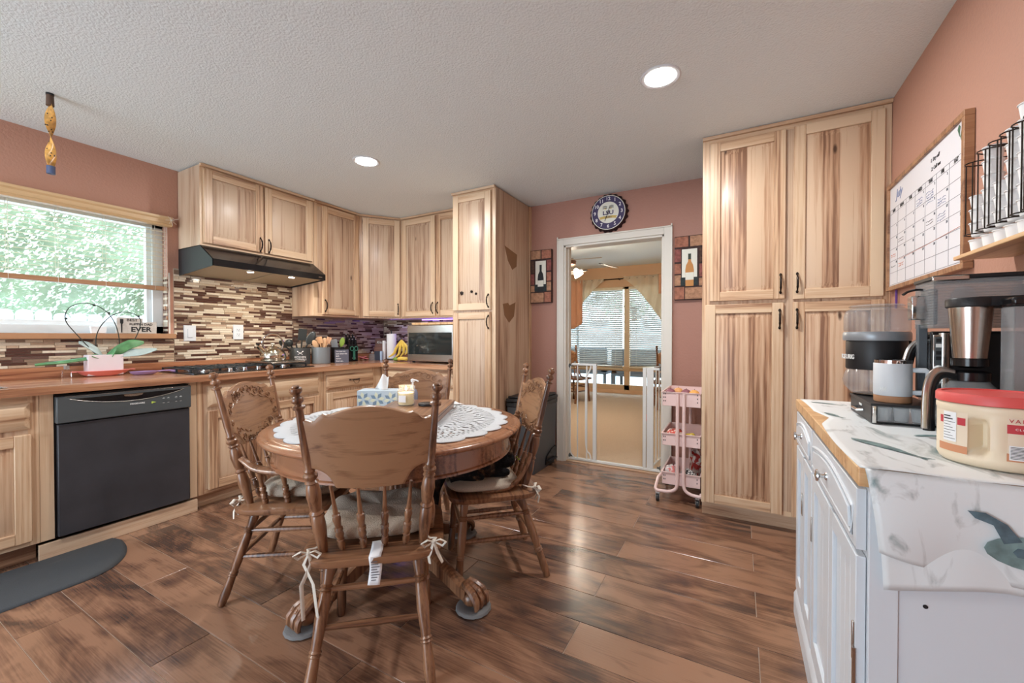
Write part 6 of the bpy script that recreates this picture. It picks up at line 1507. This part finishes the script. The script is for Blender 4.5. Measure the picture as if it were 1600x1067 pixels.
for i, z in enumerate((1.165, 1.150, 1.13, 1.115, 1.05, 1.035, 1.02, 1.005)): k.box(.481, .4925, 1.578, 1.5795, z - .005, z + .005, M_WHITEG if i % 3 == 1 else M_BLACKM)
k.build('buttons', t, bevel=.0008)
# ribbed tank
wt = MB(); tx0, tx1, ty0, ty1, tz0, tz1 = .482, .708, 1.60, 1.74, 1.20, 1.335
wt.box(tx0, tx1, ty0, ty0 + .003, tz0, tz1, M_SMOKE); wt.box(tx0, tx0 + .003, ty0, ty1, tz0, tz1, M_SMOKE); wt.box(tx0, tx1, ty1 - .003, ty1, tz0, tz1, M_SMOKE); wt.box(tx0, tx1, ty0, ty1, tz0, tz0 + .003, M_SMOKE); wt = wt.build('water_tank', t)
rb_ = MB()
for i in range(17): z = tz0 + .006 + i * .0076; rb_.tube([(tx0 - .0005, ty1, z), (tx0 - .0005, ty0 - .0005, z), (tx1, ty0 - .0005, z)], .0013, 5, M_SMOKE)
rb_.build('ribs', wt)
for o_ in (.035, .150): MB().prism([(tx0 + o_, 1.215), (tx0 + o_ + .05, 1.215), (tx0 + o_ + .05, 1.295), (tx0 + o_ + .04, 1.31), (tx0 + o_ + .01, 1.31), (tx0 + o_, 1.295)], ty0 - .004, ty0 - .001, M_SMOKE, 'y').build('finger_grip', wt, bevel=.0008)
MB().box(tx0 - .004, tx1 + .002, ty0 - .006, ty1 + .004, tz1, tz1 + .012, M_BLACKM).box(tx0 - .006, tx0 + .07, ty0 - .008, ty0 - .002, tz1 - .004, tz1 + .010, M_STEEL).build('tank_lid', t, bevel=.003)
# filter cone
fc = MB(); C3 = (.521, 1.50)
fc.lathe([(.028, 1.118), (.031, 1.120), (.0405, 1.246), (.0405, 1.250)], 36, mk('brushed cone steel', srgb(200, 192, 184), .22, 1.0), (C3[0], C3[1], 0)); fc.build('filter_cone', t)
MB().lathe([(.0435, 1.250), (.046, 1.253), (.046, 1.270), (.043, 1.274), (0, 1.275)], 36, M_BLACKM, (C3[0], C3[1], 0)).box(C3[0], .70, 1.46, 1.60, 1.252, 1.275, M_BLACKM).build('basket_holder', t); MB().lathe([(.02, 1.095), (.034, 1.10), (.034, 1.118)], 24, M_BLACK, (C3[0], C3[1], 0)).build('drip_nozzle', t)
# carafe
cf = thing('glass_carafe', 'glass coffee carafe with steel-edged black handle under the filter cone', 'carafe', (C3[0], C3[1], B0 + .036))
MB().lathe([(0, .001), (.055, .001), (.064, .012), (.064, .05), (.05, .09), (.034, .11)], 32, M_SMOKE, cap=False).build('jug', cf)
MB().lathe([(.036, .11), (.038, .112), (.038, .132), (.030, .136), (0, .137)], 28, M_BLACK).build('lid', cf)
hp_ = smooth([(-.03, -.015, .125), (-.055, -.024, .130), (-.074, -.032, .118), (-.084, -.036, .085), (-.087, -.038, .04), (-.087, -.038, -.02)])
MB().tube(hp_, .010, 10, M_BLACK, flat=1.3).build('handle', cf); MB().tube([p + Vector((-.008, -.006, .006)) for p in hp_], .0068, 10, M_STEEL, flat=1.5).build('steel_edge', cf)
# frother head left of the tower
MB().box(.452, .486, 1.665, 1.70, 1.225, 1.297, M_CHROME).build('steel_head', t, bevel=.004)
MB().box(.486, .51, 1.66, 1.715, 1.21, 1.315, M_BLACKM).build('head_mount', t, bevel=.004)
MB().tube(smooth([(.435, 1.67, 1.302), (.45, 1.675, 1.312), (.48, 1.685, 1.316), (.505, 1.69, 1.30)]), [.006] * 15 + [.009], 8, M_BLACK, flat=.6).build('lever', t)
MB().box(.478, .500, 1.70, 1.72, .99, 1.212, mk('grey plastic column', srgb(96, 100, 104), .4)).build('head_column', t, bevel=.002)
cf2 = thing('thermal_carafe', 'tall carafe with arched black and steel handle behind the mug', 'carafe', (.508, 1.725, DT))
hp_ = smooth([(.012, .0, .185), (-.012, 0, .182), (-.034, 0, .160), (-.046, 0, .115), (-.050, 0, .055), (-.050, 0, .004)])
MB().tube(hp_, .009, 10, M_BLACK, flat=1.4).build('handle', cf2); MB().tube([p + Vector((-.008, -.004, .004)) for p in hp_], .0055, 10, M_STEEL, flat=1.5).build('steel_edge', cf2)
MB().lathe([(0, .001), (.018, .001), (.021, .01), (.021, .10), (.014, .17), (.013, .185)], 20, M_SMOKE).build('jug', cf2)
# plain clear tank in front
t2 = MB(); a0, a1, b0_, b1_ = .556, .700, 1.395, 1.450
t2.box(a0, a1, b0_, b0_ + .003, 1.03, 1.245, M_SMOKE).box(a0, a0 + .003, b0_, b1_, 1.03, 1.245, M_SMOKE).box(a0, a1, b1_ - .003, b1_, 1.03, 1.245, M_SMOKE).box(a0, a1, b0_, b1_, 1.03, 1.034, M_SMOKE)
t = thing('clear_reservoir', 'tall clear reservoir with a black lid behind the creamer tub', 'reservoir'); t2.build('tank', t, bevel=.001)
MB().box(a0 - .003, a1, b0_ - .003, b1_ + .003, 1.246, 1.268, M_BLACK).build('lid', t, bevel=.006); MB().box(a0 + .002, a1, b0_ + .002, b1_, B0 + .036, 1.0295, M_BLACK).build('base', t, bevel=.003)
MB().tube([(a0 + .02 + .0015 * i, b0_ - .001, 1.06 + i * .012) for i in range(14)], .0012, 4, M_WHITEG).build('level_marks', t)

# ---- coffee tub
t = thing('coffee_tub', 'cream plastic coffee tub with red lid and grip handle, nearest on the sideboard', 'tub', (.468, 1.228, CZ + .0032), math.radians(0))
t.scale = (1, 1, .95)
M_TUB = mk('cream plastic', srgb(236, 218, 190), .38); M_LID = mk('coral red lid', srgb(222, 92, 88), .4)
R0 = .0873; Hh = .130
def tub_r(z): return R0 * (.93 if z < .003 else 1.0)
vs = []; fs = []; nu = 96; zs = [0, .004, .014] + [.014 + .10 * i / 14 for i in range(1, 15)] + [.118, .122, .126, .130]
HA = math.radians(-123)   # grip direction
for z in zs:
    for i in range(nu):
        a = 2 * PI * i / nu; r = R0 * (.90 if z == 0 else .955 if z == .004 else 1.0)
        if z > .115: r = R0 * (1.015 if z < .127 else .985)
        da = (a - HA + PI) % (2 * PI) - PI
        s_ = max(0, min(1, (.15 - abs(da + .09)) / .025)) * max(0, min(1, (z - .026) / .012)) * max(0, min(1, (.104 - z) / .012))
        s2 = max(0, min(1, (.16 - abs(da - .19)) / .06)) * max(0, min(1, (z - .026) / .014)) * max(0, min(1, (.104 - z) / .012))
        r -= .042 * s_; r += .004 * s2; vs.append((r * math.cos(a), r * math.sin(a), z))
for j in range(len(zs) - 1):
    for i in range(nu): k = (i + 1) % nu; fs.append((j * nu + i, j * nu + k, (j + 1) * nu + k, (j + 1) * nu + i))
fs.append(tuple(range(nu - 1, -1, -1))); fs.append(tuple((len(zs) - 1) * nu + i for i in range(nu)))
b = MB(); b.add(vs, fs, M_TUB); b.build('tub', t, ang=70)
MB().lathe([(R0 * 1.0, .1305), (R0 * 1.03, .132), (R0 * 1.03, .148), (R0 * 1.0, .152), (R0 * .93, .152), (R0 * .92, .149), (0, .149)], 72, M_LID, cap=False).build('lid', t)
def wrap(name, a0, a1, z0, z1, m, off=.0006, n_=14, par=None):
    g = MB(); g.grid(lambda u, v: ((R0 + off) * math.cos(a0 + (a1 - a0) * u), (R0 + off) * math.sin(a0 + (a1 - a0) * u), z0 + (z1 - z0) * v), n_, 2, m); return g.build(name, par or t)
M_L1 = mk('cream label', srgb(232, 214, 190), .5); M_L2 = mk('tan label band', srgb(206, 142, 104), .5); M_L3 = mk('red label', srgb(196, 66, 74), .5)
dg = math.radians
lb = wrap('nutrition_label', dg(-176), dg(-137), .024, .112, M_L1)
wrap('band', dg(-176), dg(-137), .024, .040, M_L2, .0010, par=lb); wrap('red_block', dg(-174), dg(-168), .084, .100, M_L3, .0010, par=lb); wrap('red_block', dg(-148), dg(-139), .084, .100, M_L3, .0010, par=lb)
wrap('facts_panel', dg(-167), dg(-149), .046, .110, M_PAPER, .0014, par=lb)
g = MB()
for i in range(9): z = .0515 + i * .006; g.grid(lambda u, v: ((R0 + .0019) * math.cos(dg(-166) + dg(16 - (i % 3) * 3) * u), (R0 + .0019) * math.sin(dg(-166) + dg(16 - (i % 3) * 3) * u), z + .0010 * v * (2.4 if i in (7, 8) else 1)), 8, 1, M_INK)
g.build('print', lb)
lb = wrap('brand_label', dg(-103), dg(-50), .024, .112, M_L1)
wrap('red_band', dg(-103), dg(-50), .080, .098, M_L3, .0010, par=lb); wrap('tan_band', dg(-103), dg(-50), .024, .040, M_L2, .0010, par=lb); wrap('barcode', dg(-101), dg(-88), .027, .056, M_PAPER, .0014, par=lb)
g = MB()
for i in range(9): z = .030 + i * .0028; g.grid(lambda u, v: ((R0 + .0019) * math.cos(dg(-100) + dg(11) * u), (R0 + .0019) * math.sin(dg(-100) + dg(11) * u), z + .0011 * v), 6, 1, M_INK)
g.build('barcode_lines', lb)
def arc_text(s_, sz, m, a_c, z, da, off=.0016):
    for i, ch in enumerate(s_):
        a = a_c + (i - (len(s_) - 1) / 2) * da; text(ch, sz, m, 'letter', lb, ((R0 + off) * math.cos(a), (R0 + off) * math.sin(a), z), (PI / 2, 0, a + PI / 2), ext=.0002)
arc_text('VALUE', .0105, M_L3, dg(-89), .105, dg(5.2)); arc_text('SIZE', .0105, M_L3, dg(-48), .105, dg(5.2)); arc_text('CLASSIC', .006, M_PAPER, dg(-86), .089, dg(3)); arc_text('50', .012, M_L3, dg(-84), .068, dg(6))

# ================================================================= calendar whiteboard
t = thing('wall_calendar', 'wood-framed whiteboard month calendar on the right wall', 'calendar', (RX - .001, 2.905, 0), -R90)
# local x 0.. .865 (towards camera), y negative = into room
CWd, z0, z1, fr = .868, 1.415, 1.972, .022
f = MB(); f.box(0, CWd, -.028, 0, z0, z0 + fr, M_SILL); f.box(0, CWd, -.028, 0, z1 - fr, z1, M_SILL); f.box(0, fr, -.028, 0, z0 + fr, z1 - fr, M_SILL); f.box(CWd - fr, CWd, -.028, 0, z0 + fr, z1 - fr, M_SILL); f.build('frame', t, bevel=.002)
MB().box(fr, CWd - fr, -.018, -.004, z0 + fr, z1 - fr, mk('whiteboard', srgb(232, 234, 240), .25)).build('board', t)
M_LN = mk('grid print grey', srgb(110, 112, 120), .6); M_BLU = mk('blue marker', srgb(120, 134, 170), .6); M_REDM = mk('orange marker', srgb(214, 130, 100), .6)
gx0, gx1, gz0, gz1 = fr + .008, CWd - fr - .006, z0 + fr + .008, 1.835
L_ = MB(); cwid = (gx1 - gx0) / 7; hh = .022; rh_ = (gz1 - hh - gz0) / 6
for i in range(8): x = gx0 + i * cwid; L_.box(x - .0008, x + .0008, -.0186, -.018, gz0, gz1, M_LN)
for j in range(7): z = gz0 + j * rh_; L_.box(gx0, gx1, -.0186, -.018, z - .0008, z + .0008, M_LN)
L_.box(gx0, gx1, -.0186, -.018, gz1 - .0008, gz1 + .0008, M_LN); L_.build('grid_lines', t)
for i, s_ in enumerate(('SUN', 'MON', 'TUE', 'WED', 'THU', 'FRI', 'SAT')): text(s_, .021, M_INK, 'day_name', t, (gx0 + (i + .5) * cwid, -.0187, gz1 - .011), (PI / 2, 0, 0), bold=.0003)
text('July', .062, M_BLU, 'handwriting', t, (gx0 + .13, -.0187, 1.895), (PI / 2, 0, 0), shear=.3)
text('1. Dry off', .022, M_INK, 'handwriting', t, (gx0 + .56, -.0187, 1.905), (PI / 2, 0, 0), shear=.25); text('2. Call me', .022, M_INK, 'handwriting', t, (gx0 + .57, -.0187, 1.868), (PI / 2, 0, 0), shear=.25)
n_ = 1
for j in range(6):
    for i in range(7):
        if (j == 0 and i < 3) or n_ > 31: continue
        text(str(n_), .015, M_LN, 'date', t, (gx0 + (i + .86) * cwid, -.0187, gz1 - hh - j * rh_ - .012), (PI / 2, 0, 0)); n_ += 1
g = MB(); rs = random.Random(5)
for (ci, cj, m, c) in ((3, 0, M_BLU, 3), (4, 0, M_BLU, 5), (5, 1, M_BLU, 3), (5, 2, M_BLU, 3), (1, 2, M_INK, 2), (4, 2, M_INK, 2), (0, 3, M_REDM, 2), (1, 4, M_REDM, 2), (0, 4, M_INK, 1)):
    for k in range(c):
        x = gx0 + ci * cwid + .015; z = gz1 - hh - cj * rh_ - .03 - k * .011; P_ = []
        for q in range(12): P_.append((x + q * .0065, -.0188, z + rs.uniform(-.0035, .0035)))
        g.tube(P_, .0008, 4, m)
g.tube([(gx0 + 1.2 * cwid, -.0188, gz0 + 1.9 * rh_), (gx0 + 4 * cwid, -.0188, gz0 + 1.96 * rh_), (gx1, -.0188, gz0 + 2.1 * rh_)], .0009, 4, M_REDM)
g.build('handwriting', t)
M_HOL = mk('holly green', srgb(70, 110, 84), .6); g = MB()
g.prism([(gx1 - .05, 1.93), (gx1 - .035, 1.90), (gx1 - .028, 1.935), (gx1 - .04, 1.945)], -.0188, -.018, M_HOL, 'y'); g.prism([(gx1 - .03, 1.90), (gx1 - .015, 1.87), (gx1 - .005, 1.905), (gx1 - .018, 1.92)], -.0188, -.018, M_HOL, 'y'); g.build('leaf_sketch', t)
tag(MB().tube([(RX - .012, 2.80, 1.425), (RX - .012, 2.798, 1.37), (RX - .012, 2.80, 1.32)], .005, 6, mk('violet pen', srgb(96, 60, 130), .5)).build('hanging_pen'), 'violet marker hanging below the left corner of the calendar', 'pen')

# ================================================================= pod rack
t = thing('pod_rack', 'wall rack of black wire columns on a wooden shelf', 'rack')
YS = [1.762, 1.690, 1.628, 1.571, 1.517, 1.465]; RXc = .625; PR = .0245
MB().box(.585, .713, 1.43, 1.80, 1.412, 1.424, M_MAPLE).build('shelf', t, bevel=.002)
for k, y in enumerate(YS):
    g = MB()
    for z in (1.482, 1.705 + (.0 if k else -.01)):
        g.tube([(.712, y + .026, z), (.66, y + .026, z), (.615, y + .024, z), (.600, y + .012, z), (.597, y, z), (.600, y - .012, z), (.615, y - .024, z), (.66, y - .026, z), (.712, y - .026, z)], .0018, 6, M_IRON)
    for dy in (-.020, .020): g.tube([(.606, y + dy, 1.482), (.606, y + dy, 1.705 + (.0 if k else -.01))], .0018, 6, M_IRON)
    g.build('wire_column', t)
proto = None
heights = [3, 6, 3, 6, 7, 7]; names = ['first', 'second', 'third', 'fourth', 'fifth', 'sixth']; lv = ['lowest', 'second', 'third', 'fourth', 'fifth', 'sixth', 'seventh']
for k, y in enumerate(YS):
    for j in range(-1, heights[k]):
        z = 1.4245 if j < 0 else 1.476 + j * .0395
        lab = ('white pod cup on the wooden shelf below the %s wire column from the left' % names[k]) if j < 0 else ('white pod cup in the %s wire column, %s of its stack' % (names[k], lv[j]))
        if proto is None:
            proto = thing('pod_cup', lab, 'cup', (RXc + .005, y, z), 0, 'white coffee pod cups')
            MB().lathe([(0, .0), (.0165, .0), (.0175, .003), (.0175, .006), (.0215, .036), (.0215, .038), (.024, .0385), (.024, .0405), (.021, .041), (0, .041)], 24, M_PAPER, cap=False).build('cup', proto)
            MB().lathe([(0, .0412), (.0225, .0412), (.0228, .0418), (0, .042)], 24, M_WHITEG, cap=False).build('foil_lid', proto)
        else: dup(proto, None, (RXc + (.005 if j >= 0 else .005), y, z), None, lab, 'white coffee pod cups')
